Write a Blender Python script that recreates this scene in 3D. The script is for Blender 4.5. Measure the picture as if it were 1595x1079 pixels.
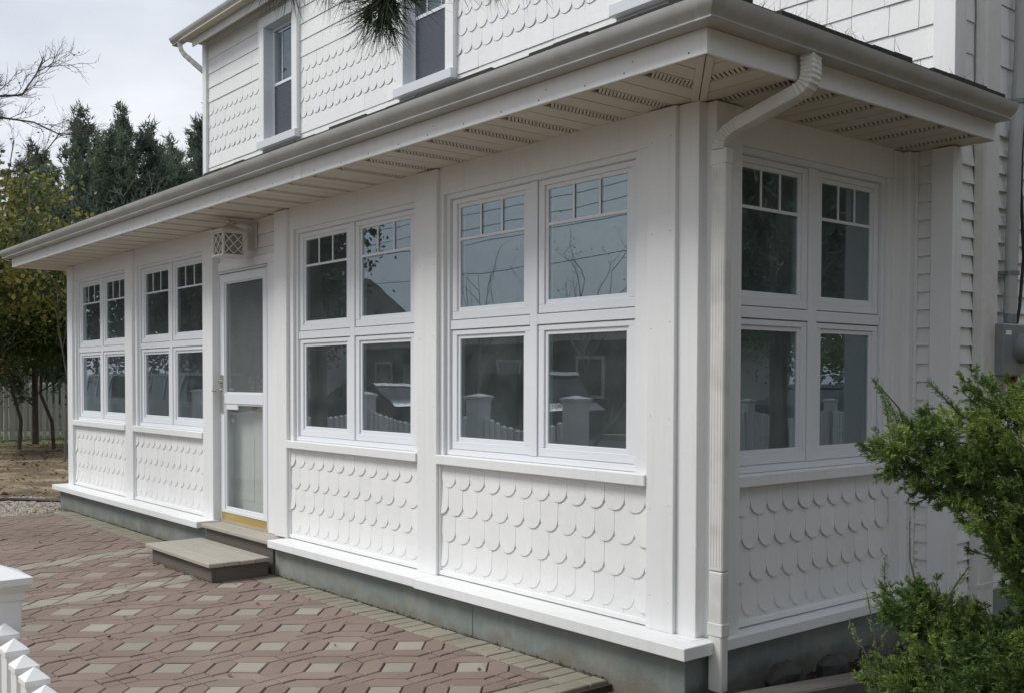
import bpy, math, random
import numpy as np
from mathutils import Matrix, Vector

for o in list(bpy.data.objects): bpy.data.objects.remove(o)
S = bpy.context.scene
COL = S.collection
random.seed(7)
RNG = np.random.default_rng(11)

# ------------------------------------------------------------------ camera
cam = bpy.data.cameras.new('camera')
cam.sensor_width = 36.0
cam.lens = 1594.05 / 1595 * 36
cam.shift_x = 136.54 / 1595
cam.shift_y = 92.64 / 1595
cam.clip_start = 0.05; cam.clip_end = 600
co = bpy.data.objects.new('camera', cam); COL.objects.link(co)
R_ = (0.602718, 0.797954, 0.000321); U_ = (-0.020896, 0.015381, 0.999663); F_ = (-0.797681, 0.602522, -0.025944)
CAM = Vector((2.7547, -3.9347, 1.48))
m4 = Matrix(((R_[0], U_[0], -F_[0], CAM.x), (R_[1], U_[1], -F_[1], CAM.y), (R_[2], U_[2], -F_[2], CAM.z), (0, 0, 0, 1)))
co.matrix_world = m4
S.camera = co

# ------------------------------------------------------------------ sky, sun, exposure
SUN_EL, SUN_AZ = math.radians(50), math.radians(212)     # azimuth clockwise from +y: the sun stands before the long wall
w = bpy.data.worlds.new('World'); S.world = w; w.use_nodes = True
nt = w.node_tree; nt.nodes.clear()
def N(t, k, **kw):
    n = t.nodes.new(k)
    for a, b in kw.items(): setattr(n, a, b)
    return n
out = N(nt, 'ShaderNodeOutputWorld'); bg = N(nt, 'ShaderNodeBackground')
sky = N(nt, 'ShaderNodeTexSky'); sky.sky_type = 'NISHITA'; sky.sun_disc = False
sky.sun_elevation = SUN_EL; sky.sun_rotation = SUN_AZ; sky.air_density = 1.0; sky.dust_density = 2.0
tc = N(nt, 'ShaderNodeTexCoord'); mp = N(nt, 'ShaderNodeMapping'); mp.inputs['Scale'].default_value = (1.3, 1.3, 3.2)
no = N(nt, 'ShaderNodeTexNoise'); no.inputs['Scale'].default_value = 1.7; no.inputs['Detail'].default_value = 6; no.inputs['Roughness'].default_value = .5
cr = N(nt, 'ShaderNodeValToRGB')
cr.color_ramp.elements[0].position = .32; cr.color_ramp.elements[0].color = (5.0, 5.45, 6.4, 1)
cr.color_ramp.elements[1].position = .68; cr.color_ramp.elements[1].color = (8.7, 8.9, 9.3, 1)
mx = N(nt, 'ShaderNodeMixRGB'); mx.inputs[0].default_value = .90
nt.links.new(tc.outputs['Generated'], mp.inputs[0]); nt.links.new(mp.outputs[0], no.inputs['Vector'])
nt.links.new(no.outputs['Fac'], cr.inputs[0]); nt.links.new(sky.outputs[0], mx.inputs[1]); nt.links.new(cr.outputs[0], mx.inputs[2])
nt.links.new(mx.outputs[0], bg.inputs['Color']); bg.inputs['Strength'].default_value = .064
nt.links.new(bg.outputs[0], out.inputs['Surface'])
sl = bpy.data.lights.new('sun', 'SUN'); sl.energy = 1.5; sl.angle = math.radians(22); sl.color = (1, .98, .95)
so = bpy.data.objects.new('sun', sl); COL.objects.link(so)
sd = Vector((math.sin(SUN_AZ) * math.cos(SUN_EL), math.cos(SUN_AZ) * math.cos(SUN_EL), math.sin(SUN_EL)))
so.rotation_euler = sd.to_track_quat('Z', 'Y').to_euler()
S.view_settings.view_transform = 'Standard'; S.view_settings.look = 'None'
S.view_settings.exposure = 0.83; S.view_settings.gamma = 1; S.view_settings.use_curve_mapping = False
S.render.engine = 'CYCLES'
S.cycles.max_bounces = 8; S.cycles.transparent_max_bounces = 16

# ------------------------------------------------------------------ materials
MATS = {}
def mat(name, col, rough=.6, var=.06, vscale=3.0, fine=.03, fscale=60, bump=0, bscale=40, stretch=None, spec=.4, metal=0,
        obvar=.0, col2=None, c2scale=1.2, c2lo=.5, c2hi=.7, world=True, trans=0, splash=None, streak=0):
    if name in MATS: return MATS[name]
    m = bpy.data.materials.new(name); m.use_nodes = True; t = m.node_tree; b = t.nodes['Principled BSDF']
    b.inputs['Roughness'].default_value = rough; b.inputs['Metallic'].default_value = metal
    b.inputs['Specular IOR Level'].default_value = spec
    L = t.links.new
    if world:
        g = N(t, 'ShaderNodeNewGeometry'); vec = g.outputs['Position']
    else:
        g = N(t, 'ShaderNodeTexCoord'); oi = N(t, 'ShaderNodeObjectInfo'); va = N(t, 'ShaderNodeVectorMath', operation='ADD')
        sc = N(t, 'ShaderNodeVectorMath', operation='SCALE'); cx = N(t, 'ShaderNodeCombineXYZ')
        L(oi.outputs['Random'], cx.inputs[0]); L(oi.outputs['Random'], cx.inputs[1]); L(oi.outputs['Random'], cx.inputs[2])
        L(cx.outputs[0], sc.inputs[0]); sc.inputs['Scale'].default_value = 37
        L(g.outputs['Object'], va.inputs[0]); L(sc.outputs[0], va.inputs[1]); vec = va.outputs[0]
    n1 = N(t, 'ShaderNodeTexNoise'); n1.inputs['Scale'].default_value = vscale; n1.inputs['Detail'].default_value = 5
    L(vec, n1.inputs['Vector'])
    n2 = N(t, 'ShaderNodeTexNoise'); n2.inputs['Scale'].default_value = fscale; n2.inputs['Detail'].default_value = 3
    v2 = vec
    if stretch:
        mm = N(t, 'ShaderNodeMapping'); mm.inputs['Scale'].default_value = stretch; L(vec, mm.inputs[0]); v2 = mm.outputs[0]
    L(v2, n2.inputs['Vector'])
    def ma(op, a, bv):
        n = N(t, 'ShaderNodeMath', operation=op)
        for i, q in enumerate((a, bv)):
            if hasattr(q, 'is_output') or not isinstance(q, (int, float)): L(q, n.inputs[i])
            else: n.inputs[i].default_value = q
        return n.outputs[0]
    f = ma('MULTIPLY', ma('SUBTRACT', n1.outputs['Fac'], .5), var * 3)
    f = ma('ADD', f, ma('MULTIPLY', ma('SUBTRACT', n2.outputs['Fac'], .5), fine * 3))
    if obvar:
        oi2 = N(t, 'ShaderNodeObjectInfo')
        f = ma('ADD', f, ma('MULTIPLY', ma('SUBTRACT', oi2.outputs['Random'], .5), obvar * 2))
    f = ma('ADD', f, 1.0)
    base = N(t, 'ShaderNodeRGB'); base.outputs[0].default_value = (*col, 1); c = base.outputs[0]
    if col2:
        n3 = N(t, 'ShaderNodeTexNoise'); n3.inputs['Scale'].default_value = c2scale; n3.inputs['Detail'].default_value = 6; L(vec, n3.inputs['Vector'])
        mr = N(t, 'ShaderNodeMapRange'); mr.inputs[1].default_value = c2lo; mr.inputs[2].default_value = c2hi; L(n3.outputs['Fac'], mr.inputs[0])
        mi = N(t, 'ShaderNodeMixRGB'); L(mr.outputs[0], mi.inputs[0]); L(c, mi.inputs[1]); mi.inputs[2].default_value = (*col2, 1); c = mi.outputs[0]
    if streak:      # rain streaks: noise drawn out vertically
        ms_ = N(t, 'ShaderNodeMapping'); ms_.inputs['Scale'].default_value = (14, 14, .7); L(vec, ms_.inputs[0])
        n5 = N(t, 'ShaderNodeTexNoise'); n5.inputs['Scale'].default_value = 1.6; n5.inputs['Detail'].default_value = 6; L(ms_.outputs[0], n5.inputs['Vector'])
        r5 = N(t, 'ShaderNodeMapRange'); r5.inputs[1].default_value = .52; r5.inputs[2].default_value = .78; r5.inputs[4].default_value = streak; L(n5.outputs['Fac'], r5.inputs[0])
        m5 = N(t, 'ShaderNodeMixRGB'); L(r5.outputs[0], m5.inputs[0]); L(c, m5.inputs[1]); m5.inputs[2].default_value = (.42, .38, .30, 1); c = m5.outputs[0]
    if splash:      # splashed soil, ragged upper edge: (z low, z high, colour, amount)
        sx = N(t, 'ShaderNodeSeparateXYZ'); L(vec, sx.inputs[0]); n6 = N(t, 'ShaderNodeTexNoise'); n6.inputs['Scale'].default_value = 9; n6.inputs['Detail'].default_value = 7; L(vec, n6.inputs['Vector'])
        z6 = ma('ADD', sx.outputs['Z'], ma('MULTIPLY', ma('SUBTRACT', n6.outputs['Fac'], .5), (splash[1] - splash[0]) * -3.2))
        r6 = N(t, 'ShaderNodeMapRange'); r6.inputs[1].default_value = splash[0]; r6.inputs[2].default_value = splash[1]; r6.inputs[3].default_value = splash[3]; r6.inputs[4].default_value = 0; L(z6, r6.inputs[0])
        m6 = N(t, 'ShaderNodeMixRGB'); L(r6.outputs[0], m6.inputs[0]); L(c, m6.inputs[1]); m6.inputs[2].default_value = (*splash[2], 1); c = m6.outputs[0]
    sc2 = N(t, 'ShaderNodeVectorMath', operation='SCALE'); L(c, sc2.inputs[0]); L(f, sc2.inputs['Scale'])
    L(sc2.outputs[0], b.inputs['Base Color'])
    if bump:
        n4 = N(t, 'ShaderNodeTexNoise'); n4.inputs['Scale'].default_value = bscale; n4.inputs['Detail'].default_value = 4; L(v2, n4.inputs['Vector'])
        bu = N(t, 'ShaderNodeBump'); bu.inputs['Strength'].default_value = bump; bu.inputs['Distance'].default_value = .01
        L(n4.outputs['Fac'], bu.inputs['Height']); L(bu.outputs[0], b.inputs['Normal'])
    if trans:
        tr = N(t, 'ShaderNodeBsdfTranslucent'); L(sc2.outputs[0], tr.inputs[0]); ms = N(t, 'ShaderNodeMixShader'); ms.inputs[0].default_value = trans
        L(b.outputs[0], ms.inputs[1]); L(tr.outputs[0], ms.inputs[2]); L(ms.outputs[0], t.nodes['Material Output'].inputs[0])
    MATS[name] = m; return m

def screen_mat(name, col, open_):
    m = bpy.data.materials.new(name); m.use_nodes = True; t = m.node_tree; b = t.nodes['Principled BSDF']; b.inputs['Base Color'].default_value = (*col, 1); b.inputs['Roughness'].default_value = .7
    tr = N(t, 'ShaderNodeBsdfTransparent'); mi = N(t, 'ShaderNodeMixShader'); mi.inputs[0].default_value = open_
    t.links.new(b.outputs[0], mi.inputs[1]); t.links.new(tr.outputs[0], mi.inputs[2]); t.links.new(mi.outputs[0], t.nodes['Material Output'].inputs[0]); return m
def glass_mat(name, tint, refl=.10, boost=1.0, bump=.02, dust_haze=.045):
    m = bpy.data.materials.new(name); m.use_nodes = True; t = m.node_tree; t.nodes.clear(); L = t.links.new
    o = N(t, 'ShaderNodeOutputMaterial'); tr = N(t, 'ShaderNodeBsdfTransparent'); tr.inputs[0].default_value = (*tint, 1)
    gl = N(t, 'ShaderNodeBsdfGlossy'); gl.inputs['Roughness'].default_value = .0; gl.inputs[0].default_value = (.80, .92, 1.0, 1)
    ge = N(t, 'ShaderNodeNewGeometry'); dt = N(t, 'ShaderNodeVectorMath', operation='DOT_PRODUCT'); L(ge.outputs['Incoming'], dt.inputs[0]); L(ge.outputs['Normal'], dt.inputs[1])
    ab = N(t, 'ShaderNodeMath', operation='ABSOLUTE'); L(dt.outputs['Value'], ab.inputs[0])
    om = N(t, 'ShaderNodeMath', operation='SUBTRACT'); om.inputs[0].default_value = 1; L(ab.outputs[0], om.inputs[1])
    pw = N(t, 'ShaderNodeMath', operation='POWER'); L(om.outputs[0], pw.inputs[0]); pw.inputs[1].default_value = 5
    a = N(t, 'ShaderNodeMath', operation='MULTIPLY_ADD'); a.inputs[1].default_value = boost; a.inputs[2].default_value = refl; a.use_clamp = True
    L(pw.outputs[0], a.inputs[0])
    g = N(t, 'ShaderNodeNewGeometry'); n = N(t, 'ShaderNodeTexNoise'); n.inputs['Scale'].default_value = 2.2; n.inputs['Detail'].default_value = 1
    L(g.outputs['Position'], n.inputs['Vector'])
    bu = N(t, 'ShaderNodeBump'); bu.inputs['Strength'].default_value = bump; bu.inputs['Distance'].default_value = .05
    L(n.outputs['Fac'], bu.inputs['Height']); L(bu.outputs[0], gl.inputs['Normal'])
    mi = N(t, 'ShaderNodeMixShader'); L(a.outputs[0], mi.inputs[0]); L(tr.outputs[0], mi.inputs[1]); L(gl.outputs[0], mi.inputs[2]); 
    df = N(t, 'ShaderNodeBsdfDiffuse'); df.inputs[0].default_value = (.62, .68, .70, 1)      # pale dusty film, mixed in to lift the dark panes with haze
    nd = N(t, 'ShaderNodeTexNoise'); nd.inputs['Scale'].default_value = 6; nd.inputs['Detail'].default_value = 6; L(g.outputs['Position'], nd.inputs['Vector'])
    rd = N(t, 'ShaderNodeMapRange'); rd.inputs[1].default_value = .3; rd.inputs[2].default_value = .75; rd.inputs[3].default_value = dust_haze * .6; rd.inputs[4].default_value = dust_haze * 1.5; L(nd.outputs['Fac'], rd.inputs[0])
    md = N(t, 'ShaderNodeMixShader'); L(rd.outputs[0], md.inputs[0]); L(mi.outputs[0], md.inputs[1]); L(df.outputs[0], md.inputs[2]); L(md.outputs[0], o.inputs[0])
    MATS[name] = m; return m

WHITE = mat('white_vinyl_siding', (.77, .775, .76), .55, var=.035, vscale=1.5, fine=.03, fscale=90, stretch=(6, 6, .5), bump=.25, bscale=55, obvar=.018)
SHAKE = mat('embossed_vinyl_shake', (.79, .795, .785), .55, var=.03, vscale=9, fine=.035, fscale=70, stretch=(5, 5, .35), bump=.35, bscale=70, obvar=.025, world=False)
TRIM = mat('white_trim_board', (.775, .785, .78), .45, var=.035, vscale=1.3, fine=.015, fscale=30, bump=.05, bscale=25, streak=.13)
VINYL = mat('window_vinyl', (.74, .765, .79), .35, var=.015, fine=.01)
GUT = mat('white_aluminium_gutter', (.66, .66, .63), .38, var=.05, vscale=2.5, fine=.04, fscale=20, col2=(.5, .5, .46), c2scale=4, c2lo=.52, c2hi=.75)
GUTD = mat('dulled_gutter', (.40, .405, .39), .4, var=.07, vscale=2.5, fine=.05, fscale=20, col2=(.30, .30, .28), c2scale=3, c2lo=.5, c2hi=.75, streak=.3)
SOF = mat('cream_soffit_vinyl', (.57, .53, .445), .55, var=.05, vscale=2, fine=.02, col2=(.5, .46, .38), c2scale=2.2, c2lo=.5, c2hi=.8)
SOFD = mat('dark_soffit_cavity', (.24, .215, .17), .9)  # sheet coloured dark for the shade behind the vent slots
FOUND = mat('painted_foundation', (.195, .228, .215), .75, var=.06, vscale=2.5, fine=.03, fscale=50, bump=.25, bscale=90, col2=(.27, .28, .245), c2scale=3, streak=.25, splash=(.0, .09, (.17, .15, .11), .75))
DARK = mat('dark_joint_backing', (.10, .095, .085), .9)
REVEAL = mat('window_capping', (.64, .665, .69), .4, var=.02, fine=.01)
PANE = glass_mat('window_glass', (.76, .80, .79), .15, .8, .017)
PANE2 = glass_mat('upstairs_glass', (.80, .84, .86), .06, .9)
DOORG = glass_mat('storm_door_glass', (.92, .93, .92), .06, .6, .03)
SCREEN = mat('insect_screen', (.15, .155, .165), .7, var=.06, vscale=1.5, fine=.05, fscale=300)
USCR = screen_mat('upstairs_screen', (.10, .115, .14), .45)
ROOM = mat('dim_room_wall', (.42, .45, .45), .8, var=.2, vscale=1.2)
ROOMF = mat('room_floor', (.10, .08, .06), .6)
CURT = mat('pale_curtain', (.45, .46, .47), .9, var=.25, vscale=9, stretch=None)
BRASS = mat('brass', (.62, .45, .17), .35, metal=.6, var=.05)
STEEL = mat('satin_nickel', (.55, .53, .5), .3, metal=.9)
ASPH = mat('asphalt_shingle', (.045, .043, .04), .95, var=.3, vscale=30, fine=.3, fscale=250, bump=.5, bscale=200, obvar=.2)
PINK = mat('red_paver', (.225, .170, .142), .9, var=.12, vscale=1.7, fine=.17, fscale=260, bump=.4, bscale=300, obvar=.10, world=True, col2=(.255, .205, .175), c2scale=1.5, c2lo=.5, c2hi=.75)
GREY = mat('grey_paver', (.305, .28, .235), .9, var=.12, vscale=1.7, fine=.17, fscale=260, bump=.4, bscale=300, obvar=.12)
EDGEP = mat('olive_grey_paver', (.275, .255, .20), .9, var=.12, vscale=1.7, fine=.16, fscale=260, bump=.4, bscale=300, obvar=.10)
JOINT = mat('joint_sand', (.05, .040, .032), 1, var=.3, vscale=30, bump=.4, bscale=150)
WOODT = mat('weathered_tread', (.36, .335, .285), .85, var=.08, vscale=3, fine=.14, fscale=25, stretch=(.6, 9, 9), bump=.4, bscale=30, obvar=.08)
WOODD = mat('weathered_riser', (.135, .115, .10), .9, var=.12, vscale=3, fine=.16, fscale=25, stretch=(.6, .6, 9), bump=.4, bscale=30, obvar=.1)
SOIL = mat('ground_litter', (.125, .092, .06), 1, var=.25, vscale=2.2, fine=.25, fscale=55, bump=.8, bscale=60, col2=(.29, .23, .14), c2scale=1.1, c2lo=.45, c2hi=.62)
BED = mat('bed_soil', (.035, .028, .022), 1, var=.25, vscale=5, fine=.35, fscale=80, bump=.8, bscale=80)
GRASS = mat('lawn', (.10, .13, .045), 1, var=.2, vscale=1.5, fine=.3, fscale=30, bump=.6, bscale=60)
ROAD = mat('street_asphalt', (.06, .06, .062), .85, var=.1, vscale=.6, fine=.15, fscale=80)
PEB = mat('gravel_stone', (.42, .38, .33), .9, var=.2, vscale=40, fine=.1)
LITTER = mat('dry_leaf', (.17, .10, .05), .9, var=.35, vscale=30)
ROCK = mat('dark_fieldstone', (.05, .048, .045), .9, var=.3, vscale=12, bump=.6, bscale=30)
TIMB = mat('grey_timber', (.095, .09, .08), .9, var=.15, vscale=3, fine=.2, fscale=20, stretch=(9, .7, 9), bump=.4, bscale=30)
FVIN = mat('white_vinyl_fence', (.80, .80, .79), .35, var=.02, fine=.01)
FOLD = mat('weathered_fence', (.50, .49, .44), .8, var=.08)
BARK = mat('grey_bark', (.10, .085, .07), .95, var=.3, vscale=8, fine=.2, fscale=50, bump=.7, bscale=40)
BARKL = mat('pale_dead_twig', (.16, .145, .125), .95, var=.2, vscale=8)
CEDAR = mat('cedar_needles', (.105, .145, .11), .7, var=.35, vscale=1.6, fine=.2, fscale=12, col2=(.13, .17, .10), c2scale=.8, trans=.35)
PINEN = mat('pine_needles', (.035, .06, .030), .5, var=.3, vscale=3, fine=.2, fscale=20, trans=.1)
JUNI = mat('juniper_sprays', (.108, .180, .045), .6, var=.3, vscale=4, fine=.25, fscale=40, col2=(.27, .36, .08), c2scale=5, c2lo=.5, c2hi=.66, trans=.22)
YELL = mat('yellowing_leaves', (.27, .26, .07), .7, var=.3, vscale=3, fine=.2, fscale=20, col2=(.055, .095, .025), c2scale=1.0, c2lo=.45, c2hi=.58, trans=.25)
GRNL = mat('green_leaves', (.10, .16, .035), .7, var=.35, vscale=1.2, fine=.2, fscale=15, col2=(.30, .25, .03), c2scale=.45, c2lo=.60, c2hi=.68, trans=.4)
LANT = mat('weathered_white_metal', (.62, .60, .54), .6, var=.08, vscale=12, fine=.06, fscale=60)
FROST = mat('frosted_panel', (.27, .265, .24), .5, var=.15, vscale=14)
METB = mat('grey_meter_box', (.23, .245, .25), .5, var=.12, vscale=9, fine=.08, fscale=40, metal=.2)
CABLE = mat('black_cable', (.012, .012, .012), .5)
PIPE = mat('painted_conduit', (.42, .43, .42), .45, var=.06, vscale=6)
RUBR = mat('tyre_rubber', (.02, .02, .02), .8)
CGL = mat('car_glass', (.02, .025, .03), .05, spec=.9)

# ------------------------------------------------------------------ geometry helpers
class MB:
    def __init__(s): s.v = []; s.f = []
    def box(s, a, b):
        x0, x1 = sorted((a[0], b[0])); y0, y1 = sorted((a[1], b[1])); z0, z1 = sorted((a[2], b[2]))
        n = len(s.v)
        s.v += [(x0, y0, z0), (x1, y0, z0), (x1, y1, z0), (x0, y1, z0), (x0, y0, z1), (x1, y0, z1), (x1, y1, z1), (x0, y1, z1)]
        s.f += [tuple(n + i for i in q) for q in ((3, 2, 1, 0), (4, 5, 6, 7), (0, 1, 5, 4), (1, 2, 6, 5), (2, 3, 7, 6), (3, 0, 4, 7))]
        return s
    def loft(s, rings, cap=True):
        n = len(s.v); k = len(rings[0])
        for r in rings: s.v += [tuple(p) for p in r]
        for i in range(len(rings) - 1):
            for j in range(k):
                a = n + i * k + j; b = n + i * k + (j + 1) % k
                s.f.append((a, b, b + k, a + k))
        if cap:
            s.f.append(tuple(n + j for j in range(k))[::-1]); s.f.append(tuple(n + (len(rings) - 1) * k + j for j in range(k)))
        return s
    def tube(s, pts, rad, k=6):
        pts = [Vector(p) for p in pts]; rings = []
        rad = rad if isinstance(rad, (list, tuple)) else [rad] * len(pts)
        for i, p in enumerate(pts):
            d = (pts[min(i + 1, len(pts) - 1)] - pts[max(i - 1, 0)]).normalized()
            a = d.cross(Vector((0, 0, 1)) if abs(d.z) < .9 else Vector((1, 0, 0))).normalized(); b = d.cross(a)
            rings.append([p + (a * math.cos(t) + b * math.sin(t)) * rad[i] for t in [2 * math.pi * j / k for j in range(k)]])
        return s.loft(rings)
    def poly_prism(s, poly, fn, d0, d1):
        """poly: 2-d points, fn(u, v, d) -> 3-d point"""
        n = len(s.v); k = len(poly)
        s.v += [tuple(fn(p[0], p[1], d0)) for p in poly] + [tuple(fn(p[0], p[1], d1)) for p in poly]
        s.f.append(tuple(n + k + j for j in range(k))); s.f.append(tuple(n + j for j in range(k))[::-1])
        for j in range(k): s.f.append((n + j, n + (j + 1) % k, n + k + (j + 1) % k, n + k + j))
        return s
    def mesh(s, name, m, org=(0, 0, 0), smooth=False, bevel=0):
        me = bpy.data.meshes.new(name)
        me.from_pydata([(p[0] - org[0], p[1] - org[1], p[2] - org[2]) for p in s.v], [], s.f)
        me.materials.append(m); me.validate(); me.update()
        import bmesh
        bm = bmesh.new(); bm.from_mesh(me); bmesh.ops.recalc_face_normals(bm, faces=bm.faces)
        if bevel: bmesh.ops.bevel(bm, geom=list(bm.edges), offset=bevel, segments=1, affect='EDGES', clamp_overlap=True)
        bm.to_mesh(me); bm.free()
        if smooth:
            for p in me.polygons: p.use_smooth = True
            try: me.set_sharp_from_angle(angle=math.radians(35))
            except Exception: pass
        return me
def wpos(o):
    p = Vector((0, 0, 0))
    while o is not None: p = p + Vector(o.location); o = o.parent
    return p
def link(name, data, parent=None, loc=(0, 0, 0)):
    """loc is in world space"""
    o = bpy.data.objects.new(name, data); COL.objects.link(o)
    if parent is not None:
        o.parent = parent; o.location = Vector(loc) - wpos(parent)
    else: o.location = loc
    return o
def build(mb, name, m, parent=None, loc=None, bevel=0, smooth=False, **props):
    if loc is None:
        a = np.array(mb.v); loc = tuple(((a.min(0) + a.max(0)) / 2).tolist())
    o = link(name, mb.mesh(name, m, loc, smooth, bevel), parent, loc)
    for k, v in props.items(): o[k] = v
    return o
def thing(name, loc, label, cat, group=None):
    o = bpy.data.objects.new(name, None); COL.objects.link(o); o.location = loc; o.empty_display_size = .1
    o['label'] = label; o['category'] = cat
    if group: o['group'] = group
    return o
def tag(o, label, cat, group=None):
    o['label'] = label; o['category'] = cat
    if group: o['group'] = group
    return o
def soup(name, V, m, parent=None, loc=(0, 0, 0), quads=False, **props):
    """V: (n, 3 or 4, 3) array of faces in world space"""
    n, k = V.shape[:2]
    me = bpy.data.meshes.new(name); me.vertices.add(n * k)
    me.vertices.foreach_set('co', (V.reshape(-1, 3) - np.array(loc)).astype(np.float32).ravel())
    me.loops.add(n * k); me.loops.foreach_set('vertex_index', np.arange(n * k, dtype=np.int32))
    me.polygons.add(n); me.polygons.foreach_set('loop_start', np.arange(0, n * k, k, dtype=np.int32))
    me.materials.append(m); me.update(calc_edges=True); me.validate()
    o = link(name, me, parent, loc)
    for a, b in props.items(): o[a] = b
    return o
def unit(v): return v / np.maximum(np.linalg.norm(v, axis=-1, keepdims=True), 1e-9)
def blades(P, D, L, Wd, r, quad=False):
    """thin triangles at P pointing along D"""
    n = len(P); q = unit(np.cross(D, r.normal(size=(n, 3)))) * (Wd[:, None] if hasattr(Wd, 'shape') else Wd)
    if quad: return np.stack([P, P + D * L[:, None] * .5 + q, P + D * L[:, None], P + D * L[:, None] * .5 - q], 1)
    return np.stack([P - q, P + q, P + D * L[:, None]], 1)
def clip(poly, nx, ny, c):
    """keep the side nx*x+ny*y <= c"""
    r = []
    for i in range(len(poly)):
        a, b = poly[i], poly[(i + 1) % len(poly)]; da = nx * a[0] + ny * a[1] - c; db = nx * b[0] + ny * b[1] - c
        if da <= 0: r.append(a)
        if da * db < 0:
            t = da / (da - db); r.append((a[0] + (b[0] - a[0]) * t, a[1] + (b[1] - a[1]) * t))
    return r
def area(p): return .5 * sum(p[i][0] * p[(i + 1) % len(p)][1] - p[(i + 1) % len(p)][0] * p[i][1] for i in range(len(p)))
def clip_to(poly, reg, d=0):
    if area(reg) < 0: reg = reg[::-1]
    for i in range(len(reg)):
        a, b = reg[i], reg[(i + 1) % len(reg)]; ex, ey = b[0] - a[0], b[1] - a[1]; l = math.hypot(ex, ey)
        if l < 1e-6: continue
        nx, ny = ey / l, -ex / l
        poly = clip(poly, nx, ny, nx * a[0] + ny * a[1] - d)
        if len(poly) < 3: return []
    return poly
def inset(poly, d): return clip_to(poly, poly, d)

# ------------------------------------------------------------------ ground
def sheet(name, x0, x1, y0, y1, z, m):
    mb = MB(); mb.v = [(x0, y0, z), (x1, y0, z), (x1, y1, z), (x0, y1, z)]; mb.f = [(0, 1, 2, 3)]
    return build(mb, name, m, loc=(0, 0, 0), kind='structure')
sheet('ground', -300, 300, -300, 300, -.05, SOIL)
sheet('lawn', -120, -21.6, -6, 80, -.046, GRASS)
sheet('street', -200, 13, -15.5, -8.2, -.044, ROAD)
sheet('side_street', 13, 19, -200, 200, -.043, ROAD)
sheet('front_lawn', -200, 12, -30, -15.6, -.045, GRASS)
sheet('planting_bed', -.26, 2.2, -.45, 6, -.035, BED)
mb = MB(); mb.box((-200, -15.75, -.06), (13, -15.5, .09)); build(mb, 'kerb', PEB, kind='structure', loc=(0, 0, 0))

# ------------------------------------------------------------------ patio
patio = link('patio', None, None, (-4.8, -1.7, 0)); patio['kind'] = 'structure'
mb = MB(); mb.box((-8.85, -3.4, -.2), (-.68, -.16, -.018)); build(mb, 'joint_sand', JOINT, patio)
A_ = (.228, .310); B_ = (.305, -.300); O_ = (-1.739, -1.194); SZ = .205; H_ = .295
def lat(u, v): return (O_[0] + u * A_[0] + v * B_[0], O_[1] + u * A_[1] + v * B_[1])
b1 = lambda y: -4.36 - .22 * (y + .4)       # right edges of the two grey bands
b2 = lambda y: -5.72 - .22 * (y + .4)
YB, YF = -.385, -3.35
reg1 = [(b1(YF), YF), (-.90, YF), (-.90, YB), (b1(YB), YB)]
reg2 = [(b2(YF), YF), (b1(YF) - .24, YF), (b1(YB) - .24, YB), (b2(YB), YB)]
reg3 = [(-8.80, YF), (b2(YF) - .24, YF), (b2(YB) - .24, YB), (-8.80, YB)]
pav = []
def cellpolys(i, j):
    s = SZ; h = .5 - s; q = h / 2; r = []
    r.append(('g', [(i - s, j - s), (i + s, j - s), (i + s, j + s), (i - s, j + s)]))
    for k in (0, 1):       # two pointed pavers beside the square (along u)
        a = i + s + k * h; c = a + q
        r.append(('p', [(a, j - s), (c, j - s - q), (a + h, j - s), (a + h, j + s), (c, j + s + q), (a, j + s)]))
        a = j + s + k * h; c = a + q
        r.append(('p', [(i - s, a), (i + s, a), (i + s + q, c), (i + s, a + h), (i - s, a + h), (i - s - q, c)]))
    cx, cy = i + .5, j + .5
    for dx, dy in ((q, 0), (-q, 0), (0, q), (0, -q)):
        x, y = cx + dx, cy + dy; r.append(('p', [(x - q, y), (x, y - q), (x + q, y), (x, y + q)]))
    return r
for i in range(-24, 20):
    for j in range(-24, 20):
        c = lat(i, j)
        if not (-9.6 < c[0] < 0 and -4 < c[1] < .5): continue
        for kind, pl in cellpolys(i, j):
            pl = [lat(*p) for p in pl]
            if area(pl) < 0: pl = pl[::-1]
            for rg, allpink in ((reg1, 0), (reg2, 0), (reg3, 1)):
                q = clip_to(pl, rg, .002)
                if len(q) >= 3 and abs(area(q)) > .0012:
                    kk = 'p' if (allpink or kind == 'p') else 'g'
                    if kk == 'g' and random.random() < .06: kk = 'p'
                    pav.append((kk, q))
def quad_line(bf, y0, y1, n, off, kind):       # grey band of small squares, two wide
    ys = np.linspace(y0, y1, n + 1)
    for k in range(n):
        for side in (0, 1):
            o = (ys[1] - ys[0]) * .5 * side
            ya, yb = ys[k] + o, min(ys[k + 1] + o, y1)
            if yb - ya < .02: continue
            xa = -.20 + side * .10; pav.append((kind, [(bf(ya) + xa, ya), (bf(ya) + xa + .10, ya), (bf(yb) + xa + .10, yb), (bf(yb) + xa, yb)]))
for bf in (b1, b2):
    bp = [(bf(YF) - .24, YF), (bf(YF), YF), (bf(YB), YB), (bf(YB) - .24, YB)]
    for i in range(-60, 50):
        for j in range(-60, 50):
            u, v = i * .41, j * .41 + (i % 2) * .2; c = lat(u, v)
            if abs(c[0] - bf(c[1])) > .5 or not YF - .3 < c[1] < YB + .3: continue
            pl = [lat(*p) for p in ((u - .205, v - .205), (u + .205, v - .205), (u + .205, v + .205), (u - .205, v + .205))]
            if area(pl) < 0: pl = pl[::-1]
            q = clip_to(pl, bp, .001)
            if len(q) >= 3 and abs(area(q)) > .0014: pav.append(('g' if random.random() > .12 else 'e', q))
x = -8.80
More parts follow.
